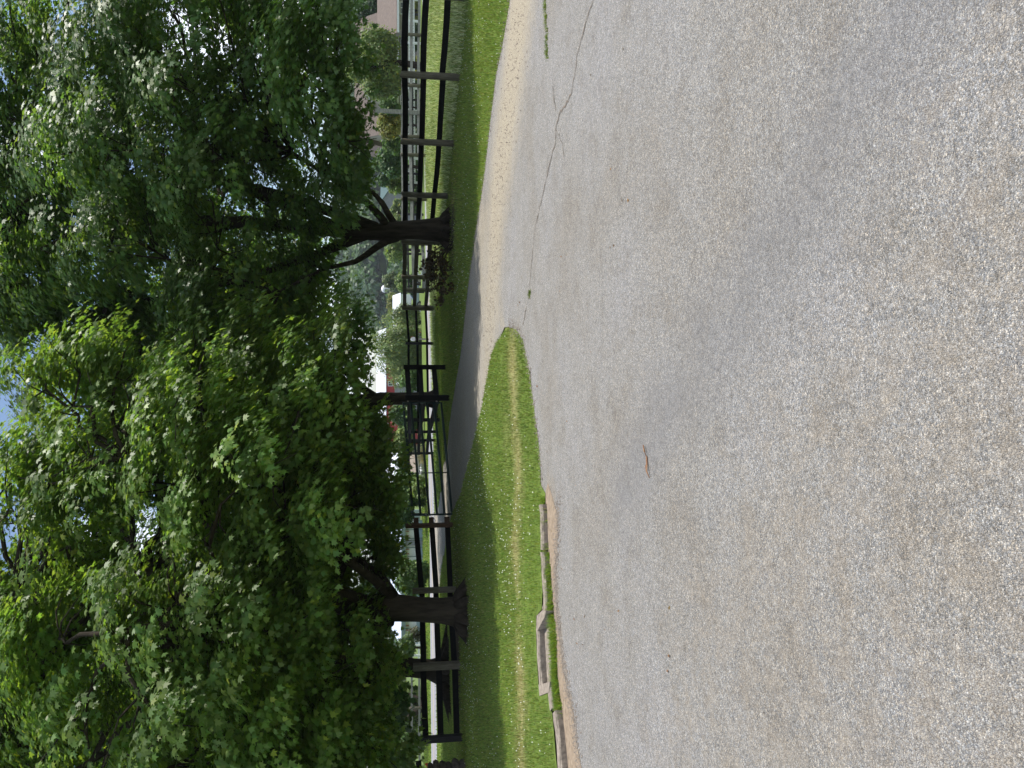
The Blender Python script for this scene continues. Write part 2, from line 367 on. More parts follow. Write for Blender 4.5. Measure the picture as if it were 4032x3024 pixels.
# ------------------------------------------------------------------ layout outlines
far_edge = [(2010,0),(1996,90),(1978,181),(1955,294),(1933,475),(1924,542),(1915,633),(1903,723),(1892,799),(1874,917),(1856,1039),(1842,1152),(1829,1265),(1820,1356),(1811,1423),(1802,1468),(1790,1536),(1779,1603),(1770,1671),(1763,1739),(1757,1807),(1745,1852),(1734,1942),(1727,1997)]
junction = [(1712,2030),(1712,2120),(1713,2250),(1714,2390),(1731,2340),(1738,2250),(1748,2190)]
isl_up = [(1759,2141),(1763,2105),(1770,2070),(1779,2033),(1797,1983),(1818,1942),(1829,1888),(1851,1807),(1865,1744),(1883,1671),(1901,1599),(1910,1536),(1928,1445),(1937,1396),(1960,1340),(1969,1328),(1987,1306)]
isl_low = [(2003,1292),(2018,1290),(2032,1298),(2048,1317),(2060,1342),(2082,1441),(2087,1468),(2102,1594),(2118,1716),(2127,1807),(2133,1900)]
kerb_edge = [(2143,1990),(2150,2100),(2156,2200),(2164,2346),(2170,2450),(2172,2500),(2174,2600),(2190,2700),(2210,2850),(2220,3024)]
kerb_top = [(2127,1940),(2124,2000),(2130,2200),(2136,2365)]
W = lambda L: [G(a, b) for a, b in L]
far_w, jun_w, up_w, low_w, ke_w, kt_w = map(W, (far_edge, junction, isl_up, isl_low, kerb_edge, kerb_top))
drive_poly = [(11.5, 7.5)]+far_w+jun_w+up_w+low_w+ke_w+[(-6.5, 6.4), (-11, 5.6), (-11, -5), (11.5, -5)]
road_near = [(-120, 21), (-60, 30.5), (-30, 35.6), (-17.9, 37.7), (-7.7, 39.7), (0.2, 42.6), (18, 48.6), (60, 62), (140, 88)]
def offs(pl, d):
    o = []
    for i, (x, y) in enumerate(pl):
        a = np.array(pl[max(i-1, 0)]); b = np.array(pl[min(i+1, len(pl)-1)]); t = (b-a)/np.hypot(*(b-a))
        o.append((x-t[1]*d, y+t[0]*d))
    return o
road_poly = road_near+offs(road_near, 6.4)[::-1]
kl_w = [Gz(p, q, .068) for p, q in [(2126,1940),(2125,2000),(2130,2200),(2138,2346),(2134,2400),(2113,2422),(2111,2479),(2116,2590),(2120,2692),(2124,2740),(2158,2725),(2165,2794),(2177,2808),(2183,2887),(2190,2977),(2194,3024),(2203,3140)]]
isl_raise = lambda X, Y: 0.065*(1-sm(9.0, 11.5, Y))*(1-sm(-2.0, -1.0, X))
up_left = [(-9.5, 34.0), (-30, 31), (-60, 25), (-60, 3)]
isl_poly = [(-14, 5.6)]+kl_w[::-1]+low_w[::-1]+up_w[::-1]+[jun_w[-1], jun_w[-2], jun_w[-3], (-9, 37.5), (-30, 33.5), (-30, 5.6)]

# ------------------------------------------------------------------ ground sheet
def axis(lim0, lim1, fine0, fine1, s):
    a = list(np.arange(fine0, fine1+1e-6, s)); k = s
    v = fine1
    while v < lim1: k *= 1.22; v += k; a.append(v)
    k = s; v = fine0
    while v > lim0: k *= 1.22; v -= k; a.insert(0, v)
    return np.array(a)
ax = axis(-1300, 1300, -26, 26, 0.8); ay = axis(-250, 1500, 0, 60, 0.8)
gx, gy = np.meshgrid(ax, ay, indexing='ij'); X = gx.ravel(); Y = gy.ravel()
def zg(X, Y): return terr(X, Y)-0.012
dry_line = W([(2015,1440),(2022,1560),(2020,1650),(2032,1800),(2030,1900),(2040,2050),(2045,2200),(2052,2350),(2060,2500),(2068,2650),(2075,2800),(2085,3024)])
under2 = W([(1850,2350),(1850,2500),(1880,2700)])
def vnoise(x, y, s, seed=0):
    r = np.random.default_rng(seed); o = np.zeros(len(x))
    for k in range(6):
        a = r.uniform(0, 6.28); f = s*r.uniform(0.6, 1.8); o += np.sin((x*np.cos(a)+y*np.sin(a))*f+r.uniform(0, 6))
    return o/6
def turf(X, Y):
    c = np.tile(np.array([0.125, 0.18, 0.04]), (len(X), 1))
    dry = np.clip(np.exp(-(segdist(X, Y, dry_line)/0.55)**2)*(0.28+0.9*vnoise(X, Y, 3.6, 77)), 0, 0.6)
    c = c*(1-dry[:, None]*0.8)+np.array([0.42, 0.33, 0.19])*dry[:, None]*0.8
    soil = np.clip(1.2*np.exp(-((X+6.8)/2.4)**2-((Y-19.6)/1.3)**2)+np.exp(-((X-4.4)**2+(Y-21.6)**2)/2.6)*0.9, 0, 1)[:, None]
    c = c*(1-soil)+np.array([0.10, 0.075, 0.055])*soil
    far = sm(46, 70, Y)[:, None]
    c = c*(1-far)+np.array([0.12, 0.17, 0.055])*far
    return c
me = bpy.data.meshes.new('ground')
nx, ny = len(ax), len(ay); idx = np.arange(nx*ny).reshape(nx, ny)
F = np.stack([idx[:-1, :-1], idx[1:, :-1], idx[1:, 1:], idx[:-1, 1:]], -1).reshape(-1, 4)
me.from_pydata(np.stack([X, Y, zg(X, Y)], -1).tolist(), [], F.tolist())
ca = me.color_attributes.new('Col', 'FLOAT_COLOR', 'POINT'); c = np.ones((len(X), 4), np.float32); c[:, :3] = turf(X, Y); ca.data.foreach_set('color', c.ravel())
tag(link('ground', me, M['ground'], None, True), kind='structure')

dust_line = W([(2062,-100),(2050,0),(2034,150),(2018,300),(1990,540),(1963,700),(1950,900),(1937,1150),(1925,1320),(1918,1500)])
dust_line2 = W([(1820,1750),(1775,1900),(1752,2010),(1745,2060)])
brown_line = W([(2165,1900),(2172,1985),(2180,2060),(2176,2200),(2190,2400),(2205,2600),(2225,2750),(2235,2900),(2250,3024)])
kh_poly = W([(3900,-300),(3550,0),(3250,700),(2930,1350),(2760,1750),(2560,2300),(2420,3024)])+[(-11, 5), (-11, -5), (11, -5)]
kh_line = W([(3900,-300),(3550,0),(3250,700),(2930,1350),(2760,1750),(2560,2300),(2420,3024)])
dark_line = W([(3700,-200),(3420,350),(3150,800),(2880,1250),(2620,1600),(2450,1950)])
light_line = W([(2900,-100),(2700,500),(2560,1000),(2420,1500),(2330,2000)])
def acol(X, Y):
    d = np.clip((1.55-segdist(X, Y, dust_line))/1.1, 0, 1)*np.clip(0.55+0.09*(X-0.2), 0.5, 1)/0.85
    d = np.maximum(d, 0.75*np.clip(1-segdist(X, Y, dust_line2)/1.3, 0, 1))
    b = np.clip(1-segdist(X, Y, brown_line)/0.26, 0, 1)**0.6
    ins = inpoly(X, Y, kh_poly); dk = segdist(X, Y, kh_line); kh = np.where(ins, 0.5+0.5*np.clip(dk/0.7, 0, 1), 0.5-0.5*np.clip(dk/0.7, 0, 1))
    b = np.maximum(b, 0.40*kh)
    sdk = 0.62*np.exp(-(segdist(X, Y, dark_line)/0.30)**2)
    dr = inpoly(X, Y, far_w[8:]+jun_w+up_w[:-2]+[G(1990, 1290), G(1960, 1100), G(1930, 800)])  # drive behind the island: dust tone painted in to warm its blue tree shade
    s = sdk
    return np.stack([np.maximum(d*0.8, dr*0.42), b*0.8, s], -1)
sheet('driveway', drive_poly, 0.004, M['asphalt'], 0.34, acol, jit=0.035)
sheet('road', road_poly, 0.004, M['road'], 2.0)
def strip(name, pl, wd, off, mat):
    pl2 = offs(pl, wd); return sheet(name, pl+pl2[::-1], off, mat, 2.0)
strip('road_edge_line', offs(road_near, 0.18), 0.13, 0.010, M['whiteline'])
strip('road_edge_line', offs(road_near, 6.05), 0.13, 0.010, M['whiteline'])
strip('road_centre_line', offs(road_near, 3.02), 0.12, 0.010, M['yellowline'])
strip('road_centre_line', offs(road_near, 3.28), 0.12, 0.010, M['yellowline'])
sheet('lawn', isl_poly, 0.006, M['ground'], 0.35, turf, jit=0.015, zf=lambda X, Y: terr(X, Y)+0.006+isl_raise(X, Y))
dirt_poly = [Gz(p, q, .05) for p, q in [(2130,1935),(2129,2000),(2134,2200),(2142,2346),(2150,2420),(2118,2479),(2122,2590),(2126,2690),(2160,2700),(2172,2795),(2186,2810),(2192,2887),(2198,2977),(2204,3024),(2214,3140)]]+W([(2300,3140),(2290,3024),(2268,2900),(2258,2800),(2235,2700),(2218,2625),(2210,2540),(2196,2450),(2187,2320),(2189,2230),(2195,2110),(2197,2020),(2178,1950),(2160,1905)])
sheet('kerb_dirt', dirt_poly, 0.007, M['dirt'], 0.12, jit=0.02)

# cracks in the asphalt: thin irregular ribbons
def crack(name, pl_px, w0, off=0.009, mat='crack', seed=1):
    r = random.Random(seed); pl = W(pl_px); L = []; Rr = []
    for (x1, y1), (x2, y2) in zip(pl[:-1], pl[1:]):
        n = max(3, int(math.hypot(x2-x1, y2-y1)/0.05)); t = Vector((x2-x1, y2-y1)).normalized()
        for k in range(n):
            u = k/n; j = r.gauss(0, 0.012); wd = w0*r.uniform(0.15, 1.2)
            x = x1+(x2-x1)*u-t.y*j; y = y1+(y2-y1)*u+t.x*j
            L.append((x-t.y*wd/2, y+t.x*wd/2, T(x, y)+off)); Rr.append((x+t.y*wd/2, y-t.x*wd/2, T(x, y)+off))
    n = len(L); mb = MB(); mb.add(L+Rr, [(i, i+1, n+i+1, n+i) for i in range(n-1)])
    o = mb.build(name, M[mat]); o['kind'] = 'structure'; return o
crack('asphalt_crack', [(2345,-20),(2320,60),(2295,140),(2275,220),(2262,330),(2240,400),(2205,450),(2192,500),(2190,560),(2168,640),(2150,720),(2130,800),(2108,900),(2098,1000),(2090,1100),(2078,1190),(2068,1250),(2058,1290)], 0.021, seed=2)
crack('asphalt_crack', [(2178,340),(2185,400),(2195,455)], 0.014, seed=3)
crack('asphalt_crack', [(2020,1110),(2010,1200),(2004,1280)], 0.012, seed=4)
crack('asphalt_crack', [(2190,500),(2215,560),(2230,660)], 0.010, seed=5)

# ------------------------------------------------------------------ grass blades and clover heads
road_all = road_poly
def scatter(n, r0, r1, a0, a1, power=1.0):
    """areal density falls with distance"""
    u = rng.random(n); r = (r0**power+(r1**power-r0**power)*u)**(1/power); a = rng.uniform(a0, a1, n)
    return r*np.sin(a), r*np.cos(a)
def blades(x, y, z, h, wd, col, lean=0.5):
    n = len(x); an = rng.uniform(0, 2*np.pi, n); la = rng.uniform(0, 2*np.pi, n); l = rng.random(n)*lean*h
    V = np.zeros((n, 3, 3))
    V[:, 0] = np.stack([x-np.cos(an)*wd/2, y-np.sin(an)*wd/2, z-0.004], -1)
    V[:, 1] = np.stack([x+np.cos(an)*wd/2, y+np.sin(an)*wd/2, z-0.004], -1)
    V[:, 2] = np.stack([x+np.cos(la)*l, y+np.sin(la)*l, z+h], -1)
    return V.reshape(-1, 3), col
def gcol(x, y, base=(0.165, 0.245, 0.05)):
    n = len(x); c = np.tile(np.array(base), (n, 1))*rng.uniform(0.55, 1.45, (n, 1))
    c[:, 0] *= rng.uniform(0.8, 1.4, n)
    v = vnoise(x, y, 1.3, 3)[:, None]; c = c*(1+0.35*v)
    dry = 0.75*np.exp(-(segdist(x, y, dry_line)/0.62)**2)*(rng.random(n) < 0.30+1.1*vnoise(x, y, 3.6, 77))
    dry = np.maximum(dry, (rng.random(n) < 0.05)*0.8)[:, None]
    return np.clip(c*(1-dry)+np.array([0.40, 0.33, 0.17])*dry, 0.005, 1)
fenceA_line = [(9.9, 12.3), (9.1, 14.4), (7.45, 18.8), (3.0, 30.7), (2.0, 38.7)]
beyond = lambda x, y: x-(7.45-0.374*(y-18.8)) > 0
# mown lawn
x, y = scatter(560000, 6.5, 36, R(-40), R(40), 1.0)
on = ~inpoly(x, y, drive_poly) & ~beyond(x, y) & (y < road_near[3][1]+0.30*(x+17.9)-0.3) & ~inpoly(x, y, dirt_poly)
isl = inpoly(x, y, isl_poly)
dk = segdist(x, y, kl_w)
bare = 1.3*np.exp(-((x+6.8)/2.3)**2-((y-19.6)/1.1)**2)+np.exp(-((x-4.4)**2+(y-21.5)**2)/2.0)
on &= (rng.random(len(x)) > bare) & ~((dk < 0.05) & (y < 9.2))
dd = segdist(x, y, dry_line); on &= ~((rng.random(len(x)) < 0.4) & (dd < 0.5+0.8*vnoise(x, y, 4.0, 41)) & (vnoise(x, y, 3.6, 77) > 0.02))
x, y, isl = x[on], y[on], isl[on]
z = terr(x, y)+np.where(isl, 0.006+isl_raise(x, y), 0)-0.02*(~isl)
dist = np.hypot(x, y); h = rng.uniform(0.02, 0.05, len(x))+0.012*(vnoise(x, y, 2.5, 5)+0.5)
wd = np.maximum(0.006, dist*0.00085)
V, c = blades(x, y, z, np.maximum(h, 0.015)+0.02*(~isl), wd, gcol(x, y))
o = link('grass', npmesh('grass', V, 3, c), M['blade']); tag(o, 'short mown green grass of the island and verge', 'grass', kind='stuff')
# meadow beyond the right fence: taller, pale with clover
x, y = scatter(330000, 13, 60, R(-40), R(40), 1.0)
on = beyond(x, y) & (y < 47+0.28*(x-14)) & ~inpoly(x, y, road_poly); x, y = x[on], y[on]
c = gcol(x, y, (0.20, 0.28, 0.08)); pal = (rng.random(len(x)) < 0.42+0.25*vnoise(x, y, 0.9, 9))[:, None]
c = np.where(pal, np.array([0.60, 0.62, 0.42])*rng.uniform(0.6, 1.3, (len(x), 1)), c)
dist = np.hypot(x, y)
V, c = blades(x, y, terr(x, y)-0.02, rng.uniform(0.06, 0.2, len(x)), np.maximum(0.008, dist*0.0009), c)
o = link('clover_meadow', npmesh('clover_meadow', V, 3, c), M['blade']); tag(o, 'taller pale clover meadow beyond the black fence', 'grass', kind='stuff')
# roadside grass left of the gate and beyond the road
x, y = scatter(150000, 18, 75, R(-40), R(40), 1.0)
on = ~inpoly(x, y, drive_poly) & ~inpoly(x, y, road_poly) & ~beyond(x, y) & (y > 30); x, y = x[on], y[on]
c = gcol(x, y, (0.17, 0.26, 0.05)); dist = np.hypot(x, y)
V, c = blades(x, y, terr(x, y)-0.02, rng.uniform(0.05, 0.14, len(x)), dist*0.0012, c)
o = link('roadside_grass', npmesh('roadside_grass', V, 3, c), M['blade']); tag(o, 'bright green grass along both sides of the public road', 'grass', kind='stuff')
# clover heads: small octahedra
def heads(name, x, y, z, r, label, mat='petal'):
    n = len(x); T6 = np.array([(1,0,0),(0,1,0),(-1,0,0),(0,-1,0),(0,0,1),(0,0,-1)], float)
    F8 = [(0,1,4),(1,2,4),(2,3,4),(3,0,4),(1,0,5),(2,1,5),(3,2,5),(0,3,5)]
    P = np.stack([x, y, z], -1)[:, None]+T6[None]*r[:, None, None]
    V = P[:, np.array(F8).ravel()].reshape(-1, 3)
    return tag(link(name, npmesh(name, V, 3), M[mat]), label, 'flowers', kind='stuff')
x, y = scatter(26000, 7, 24, R(-38), R(38), 1.2)
cl = vnoise(x, y, 1.6, 21)
on = ~inpoly(x, y, drive_poly) & ~inpoly(x, y, dirt_poly) & ~beyond(x, y) & (rng.random(len(x)) < np.clip(0.10+0.35*cl, 0.015, 0.4)) & (y < 21)
x, y = x[on], y[on]; isl = inpoly(x, y, isl_poly)
heads('clover_flowers', x, y, terr(x, y)+np.where(isl, isl_raise(x, y)+0.05, 0.045), rng.uniform(0.006, 0.011, len(x)), 'white clover heads dotted over the mown grass')

# ------------------------------------------------------------------ leaves
def leaf_template(n):
    if n == 12:
        p = [(0,0),(.16,-.10),(.50,.02),(.27,.24),(.50,.62),(.17,.52),(0,1.0)]
    elif n == 8:
        p = [(0,0),(.50,.02),(.24,.28),(.44,.64),(0,1.0)]
    else:
        p = [(0,0),(.30,.35),(0,1.0)]
    q = p+[(-a, b) for a, b in p[1:-1][::-1]]
    a = np.array([(u, v-0.1, -0.22*abs(u)-0.14*v*v) for u, v in q]); return a
def rot_leaves(C, nrm, tipd, size, tpl):
    nrm = nrm/np.linalg.norm(nrm, axis=1, keepdims=True)
    t = tipd-nrm*np.sum(tipd*nrm, 1, keepdims=True); t /= np.linalg.norm(t, axis=1, keepdims=True)+1e-9
    s = np.cross(t, nrm)
    V = C[:, None]+size[:, None, None]*(tpl[None, :, 0:1]*s[:, None]+tpl[None, :, 1:2]*t[:, None]+tpl[None, :, 2:3]*nrm[:, None])
    return V.reshape(-1, 3)
def leaf_cols(n, base, clump=None, yel=0.06):
    c = np.tile(np.array(base), (n, 1))*rng.uniform(0.84, 1.16, (n, 1))
    c[:, 0] *= rng.uniform(0.85, 1.2, n); c[:, 2] *= rng.uniform(0.8, 1.4, n)
    if clump is not None: c = c*clump[:, None]
    k = rng.random(n) < yel; c[k] = c[k]*np.array([1.7, 1.4, 0.9])
    return c
def crown(lobes, center, per_lobe, per_spray, spray_r, lsize, nv, base, parent, mat='leaf', name='crown', yel=0.03, inner=0.15):
    """lobes: (x,y,z,r); sprays sit in the outer shell of each lobe and droop outwards"""
    C = []; NR = []; TD = []; CL = []
    center = np.array(center)
    for (lx, ly, lz, lr) in lobes:
        lc = np.array([lx, ly, lz]); n = max(6, int(per_lobe*(lr/1.5)**1.6))
        d = rng.normal(size=(n, 3)); d /= np.linalg.norm(d, axis=1, keepdims=True); d[:, 2] = d[:, 2]*0.9+0.38; d /= np.linalg.norm(d, axis=1, keepdims=True)
        rr = lr*np.where(rng.random(n) < inner, rng.uniform(0.2, 0.7, n), rng.uniform(0.75, 1.08, n))
        sc_ = lc+d*rr[:, None]*np.array([1, 1, 0.8])
        o = sc_-center; o[:, 2] *= 0.3; o /= np.linalg.norm(o, axis=1, keepdims=True)+1e-6
        o = o*0.5+d*0.8
        k = per_spray
        q = rng.normal(size=(n, k, 3))*spray_r*0.5; q[:, :, 2] *= 0.42
        hd = np.linalg.norm(q[:, :, :2], axis=2); q[:, :, 2] -= hd*0.45
        P = sc_[:, None]+q
        qn = q/(np.linalg.norm(q, axis=2, keepdims=True)+1e-6)
        nr = np.array([0, 0, 0.9])+0.55*o[:, None]+0.32*qn+rng.normal(size=(n, k, 3))*0.24
        td = qn*0.6+o[:, None]*0.5+np.array([0, 0, -0.55])+rng.normal(size=(n, k, 3))*0.35
        C.append(P.reshape(-1, 3)); NR.append(nr.reshape(-1, 3)); TD.append(td.reshape(-1, 3))
        CL.append(np.repeat(rng.uniform(0.72, 1.3, n), k)*rng.uniform(.85, 1.15))
    C = np.concatenate(C); NR = np.concatenate(NR); TD = np.concatenate(TD); CL = np.concatenate(CL)
    sz = lsize*rng.uniform(0.65, 1.2, len(C))
    V = rot_leaves(C, NR, TD, sz, leaf_template(nv))
    return child_np(name, V, nv, leaf_cols(len(C), base, CL, yel), M[mat], parent), len(C)

def branch_path(a, b, sag=0.0, n=7, jit=0.12, r=None):
    r = r or rnd; a = Vector(a); b = Vector(b); L = (b-a).length; pts = []
    for i in range(n):
        u = i/(n-1); p = a.lerp(b, u); p.z += sag*math.sin(math.pi*u)
        if 0 < i < n-1: p += Vector((r.gauss(0, 1), r.gauss(0, 1), r.gauss(0, 1)))*jit*L*0.12
        pts.append(p)
    return pts
def trunk_mesh(path, rads, limbs, lobes, parent, roots=7, root_r=0.5, twigs=True, seed=1, name='trunk'):
    r = random.Random(seed); mb = MB()
    mb.tube(path, rads, 20, 0, 0.035)
    b = Vector(path[0]); 
    for k in range(roots):
        a = k/roots*6.283+r.random()*0.6; L = root_r*r.uniform(1.2, 2.1)
        p = [b+Vector((math.cos(a)*rads[0]*0.45, math.sin(a)*rads[0]*0.45, 0.34)),
             b+Vector((math.cos(a)*rads[0]*0.95, math.sin(a)*rads[0]*0.95, 0.22)),
             b+Vector((math.cos(a)*(rads[0]+L*0.45), math.sin(a)*(rads[0]+L*0.45), 0.06)),
             b+Vector((math.cos(a+.2)*(rads[0]+L), math.sin(a+.2)*(rads[0]+L), -0.06))]
        mb.tube(p, [rads[0]*0.26, rads[0]*0.24, rads[0]*0.14, 0.03], 8, 0, 0.05)
    tips = []
    for pts, rr in limbs:
        n = len(pts); mb.tube(pts, [rr[0]+(rr[1]-rr[0])*i/(n-1) for i in range(n)], 10, 0, 0.05)
        tips += [(Vector(p), rr[0]+(rr[1]-rr[0])*i/(n-1)) for i, p in enumerate(pts)]
    tips += [(Vector(p), q) for p, q in zip(path[len(path)//2:], rads[len(path)//2:])]
    if twigs:
        for (lx, ly, lz, lr) in lobes:
            q = Vector((lx, ly, lz)); c = [t for t in tips if t[0].z < lz+0.8] or tips
            s, sr = min(c, key=lambda t: (t[0]-q).length)
            pp = branch_path(s, q, 0.25, 6, 0.35, r); r0 = min(sr*0.6, 0.035+0.014*(q-s).length)
            mb.tube(pp, [r0*(1-i/6)+0.012 for i in range(6)], 6, 0, 0)
            for j in range(4):
                e = q+Vector((r.gauss(0, 1), r.gauss(0, 1), r.gauss(0, .7))).normalized()*lr*0.9
                mb.tube(branch_path(pp[3+j % 3], e, 0.1, 4, 0.3, r), [0.02, 0.015, 0.011, 0.006], 4, 0, 0)
    return mb.build(name, M['bark'], parent, True)
def crown_lobes(c, z0, z1, rad, n, r0, r1, keep=lambda x, y, z, r: True, seed=1, inner=0.22):
    """broad egg shaped crown: widest low down, drawn in towards the top, with clumps standing proud"""
    r = np.random.default_rng(seed); out = []; tries = 0
    while len(out) < n and tries < n*90:
        tries += 1
        t = r.random()**1.15; f = (sm(-0.12, 0.16, t))*(1-max(0, (t-.16)/.84)**1.35)**0.8
        a = r.uniform(0, 2*np.pi); k = r.uniform(0.2, 0.65) if r.random() < inner else r.uniform(0.76, 1.10)
        lr = r.uniform(r0, r1)*(1-.25*t); z = z0+lr*.6+(z1-z0-lr)*t
        p = (c[0]+math.cos(a)*rad[0]*f*k, c[1]+math.sin(a)*rad[1]*f*k, z)
        if not keep(*p, lr): continue
        if out and min(np.linalg.norm(np.array(p)-np.array(o[:3])) for o in out) < lr*0.62: continue
        out.append((*p, lr))
    return out
def LP(px, py, d, r):
    p = at(px, py, d); return (p.x, p.y, p.z, r)

# maple A: right of the driveway
bx, by = G(1768, 905)
tA = empty('maple_tree', (bx, by, T(bx, by)), 'large dark maple right of the gate, its forked trunk before the black board fence', 'tree', 'big maples along the driveway')
b0 = Vector((bx, by, T(bx, by)))
fork = at(1545, 920, by)
def underA(x, y, z, r):
    return z-0.75*r > 3.55
lobesA = crown_lobes((bx+1.1, by-0.1), 3.2, 15.2, (6.9, 5.8), 135, 0.95, 1.65, underA, 5, 0.15)
lobesA += [LP(60, 1290, 20, 1.5), LP(150, 1180, 20, 1.3), LP(90, 1440, 22, 1.2), LP(260, 1300, 21, 1.2), LP(20, 1120, 20, 1.4), LP(1330, 250, 18, .85), LP(1350, 450, 18.5, .85), LP(1385, 610, 19, .8), LP(1320, 130, 18, .9), LP(1300, 750, 20, .9), LP(1230, 400, 20, 1.1), LP(1370, 690, 23.5, .8), LP(1230, 850, 21, 1.0), LP(1265, 1000, 22, 0.8), LP(1220, 1150, 23, 1.0), LP(1370, 540, 17.5, 0.8), LP(1300, 640, 19, 1.1), LP(1260, 100, 18.5, 1.5), LP(1200, 300, 17.5, 1.4), LP(1180, -60, 19, 1.8), LP(700, -80, 19, 2.0), LP(300, -60, 19, 2.0), LP(1260, 20, 21, 1.1), LP(1200, 1250, 22.5, 1.3)]
pathA = [b0+Vector((0, 0, -0.1)), b0+Vector((0, 0, .35)), b0+Vector((-.02, 0, .9)), at(1600, 905, by), at(1545, 912, by), at(1450, 915, by), at(1300, 905, by), at(1000, 880, by+.3), at(500, 850, by+.5), at(100, 820, by+.5)]
limbsA = [([fork, at(1500, 855, by-.2), at(1450, 800, by-.5), at(1400, 760, by-.9), at(1300, 700, by-1.4), at(1150, 600, by-2)], (0.13, 0.045)),
          ([at(1560, 890, by), at(1530, 845, by), at(1505, 800, by+.3), at(1480, 770, by+.6), at(1440, 735, by+.8), at(1350, 690, by+1.4)], (0.11, 0.04)),
          ([at(1565, 935, by), at(1520, 950, by-.1), at(1480, 975, by-.3), at(1440, 1005, by-.4), at(1400, 1030, by-.6), at(1340, 1045, by-.8), at(1270, 1060, by-1.0), at(1100, 1150, by-1.8)], (0.12, 0.04)),
          ([at(1480, 900, by), at(1350, 850, by-.2), at(1150, 780, by-.4), at(850, 700, by-.6), at(500, 600, by-1)], (0.2, 0.07)),
          ([at(1450, 920, by), at(1250, 1000, by+.2), at(950, 1100, by+.3), at(600, 1180, by)], (0.17, 0.06)),
          ([at(1350, 900, by), at(1000, 760, by+.8), at(500, 560, by+.6), at(100, 430, by)], (0.16, 0.05)),
          ([at(600, 800, by-.5), at(300, 600, by-1), at(130, 480, by-1.4), at(-60, 400, by-1.6)], (0.09, 0.04))]
trunk_mesh(pathA, [0.46, 0.35, 0.285, 0.265, 0.29, 0.22, 0.20, 0.17, 0.12, 0.07], limbsA, lobesA, tA, 8, 0.3, seed=3)
_, nA = crown(lobesA, (bx+.9, by, 6.5), 27, 76, 0.47, 0.124, 12, (0.092, 0.162, 0.042), tA)

# maple B: left of the gate, crown reaching towards the camera
bx2, by2 = G(1838, 2405)
tB = empty('maple_tree', (bx2, by2, T(bx2, by2)), 'large bright maple on the left lawn, thick short trunk before the dark fence', 'tree', 'big maples along the driveway')
b0 = Vector((bx2, by2, T(bx2, by2)))
def underB(x, y, z, r):
    return z-0.72*r > 2.35 and not (x > bx2+4.2 and z > 9.2 and False)
lobesB = crown_lobes((bx2-0.6, by2+0.9), 2.0, 13.6, (6.6, 5.7), 150, 0.9, 1.6, underB, 17, 0.15)
lobesB += crown_lobes((bx2-0.4, by2+1.2), 1.85, 5.4, (6.3, 5.2), 44, 0.8, 1.2, lambda x, y, z, r: z-.7*r > 1.95 and (x-bx2)**2+(y-by2)**2 > 4.5, 91, 0.5)
lobesB += [LP(1470, 1780, 17.5, .8), LP(1475, 1940, 17.5, .8), LP(1490, 2190, 18, .7), LP(1470, 2480, 16.5, .7), LP(1470, 2760, 16, .85), LP(1480, 2950, 16, .9), LP(1450, 1700, 17, 0.9), LP(1470, 1850, 18.5, 0.9), LP(1500, 2080, 19.5, 0.8), LP(1300, 1590, 16, 1.0), LP(1200, 1530, 16, .9), LP(1420, 2620, 19, 1.1), LP(1400, 2500, 18.5, 0.9), LP(480, 1440, 15.5, .9), LP(300, 1420, 15.8, 0.9), LP(180, 1500, 16, .8), LP(1480, 1990, 17.5, .7), LP(1450, 2130, 18.5, .7), LP(560, 2600, 13.2, 1.1), LP(350, 2950, 13.0, 1.2), LP(850, 2500, 13.2, 1.2), LP(1000, 2850, 13.2, 1.3), LP(1250, 2700, 14.5, 1.3), LP(1300, 2950, 15, 1.3)]
pathB = [b0+Vector((0, 0, -.1)), b0+Vector((0, 0, .12)), b0+Vector((0, 0, .32)), at(1740, 2405, by2), at(1650, 2400, by2), at(1575, 2395, by2), at(1520, 2392, by2), at(1400, 2385, by2), at(1100, 2370, by2), at(600, 2350, by2), at(100, 2340, by2)]
limbsB = [([at(1545, 2350, by2), at(1510, 2320, by2-.2), at(1475, 2285, by2-.4), at(1400, 2230, by2-.8), at(1250, 2130, by2-1.5)], (0.14, 0.06)),
          ([at(1570, 2375, by2), at(1530, 2310, by2+.3), at(1500, 2265, by2+.5), at(1465, 2240, by2+.6), at(1380, 2180, by2+1)], (0.11, 0.05)),
          ([at(1535, 2440, by2), at(1490, 2470, by2-.2), at(1440, 2520, by2-.5), at(1300, 2640, by2-1.2), at(1100, 2800, by2-2)], (0.16, 0.06)),
          ([at(1480, 2390, by2), at(1350, 2340, by2-.8), at(1100, 2400, by2-2.2), at(800, 2450, by2-3.5), at(500, 2480, by2-4.5)], (0.17, 0.06)),
          ([at(1400, 2385, by2), at(1200, 2300, by2), at(800, 2050, by2-1), at(500, 1800, by2-2)], (0.17, 0.06)),
          ([at(1100, 2370, by2), at(700, 2500, by2), at(400, 2350, by2-.5), at(0, 2400, by2-.5), at(-200, 2420, by2-.5)], (0.2, 0.12))]
trunk_mesh(pathB, [0.46, 0.38, 0.31, 0.275, 0.265, 0.29, 0.31, 0.22, 0.19, 0.15, 0.10], limbsB, lobesB, tB, 11, 0.3, seed=8)
_, nB = crown(lobesB, (bx2+.3, by2-.6, 6), 28, 84, 0.44, 0.124, 12, (0.120, 0.198, 0.042), tB, yel=0.035)

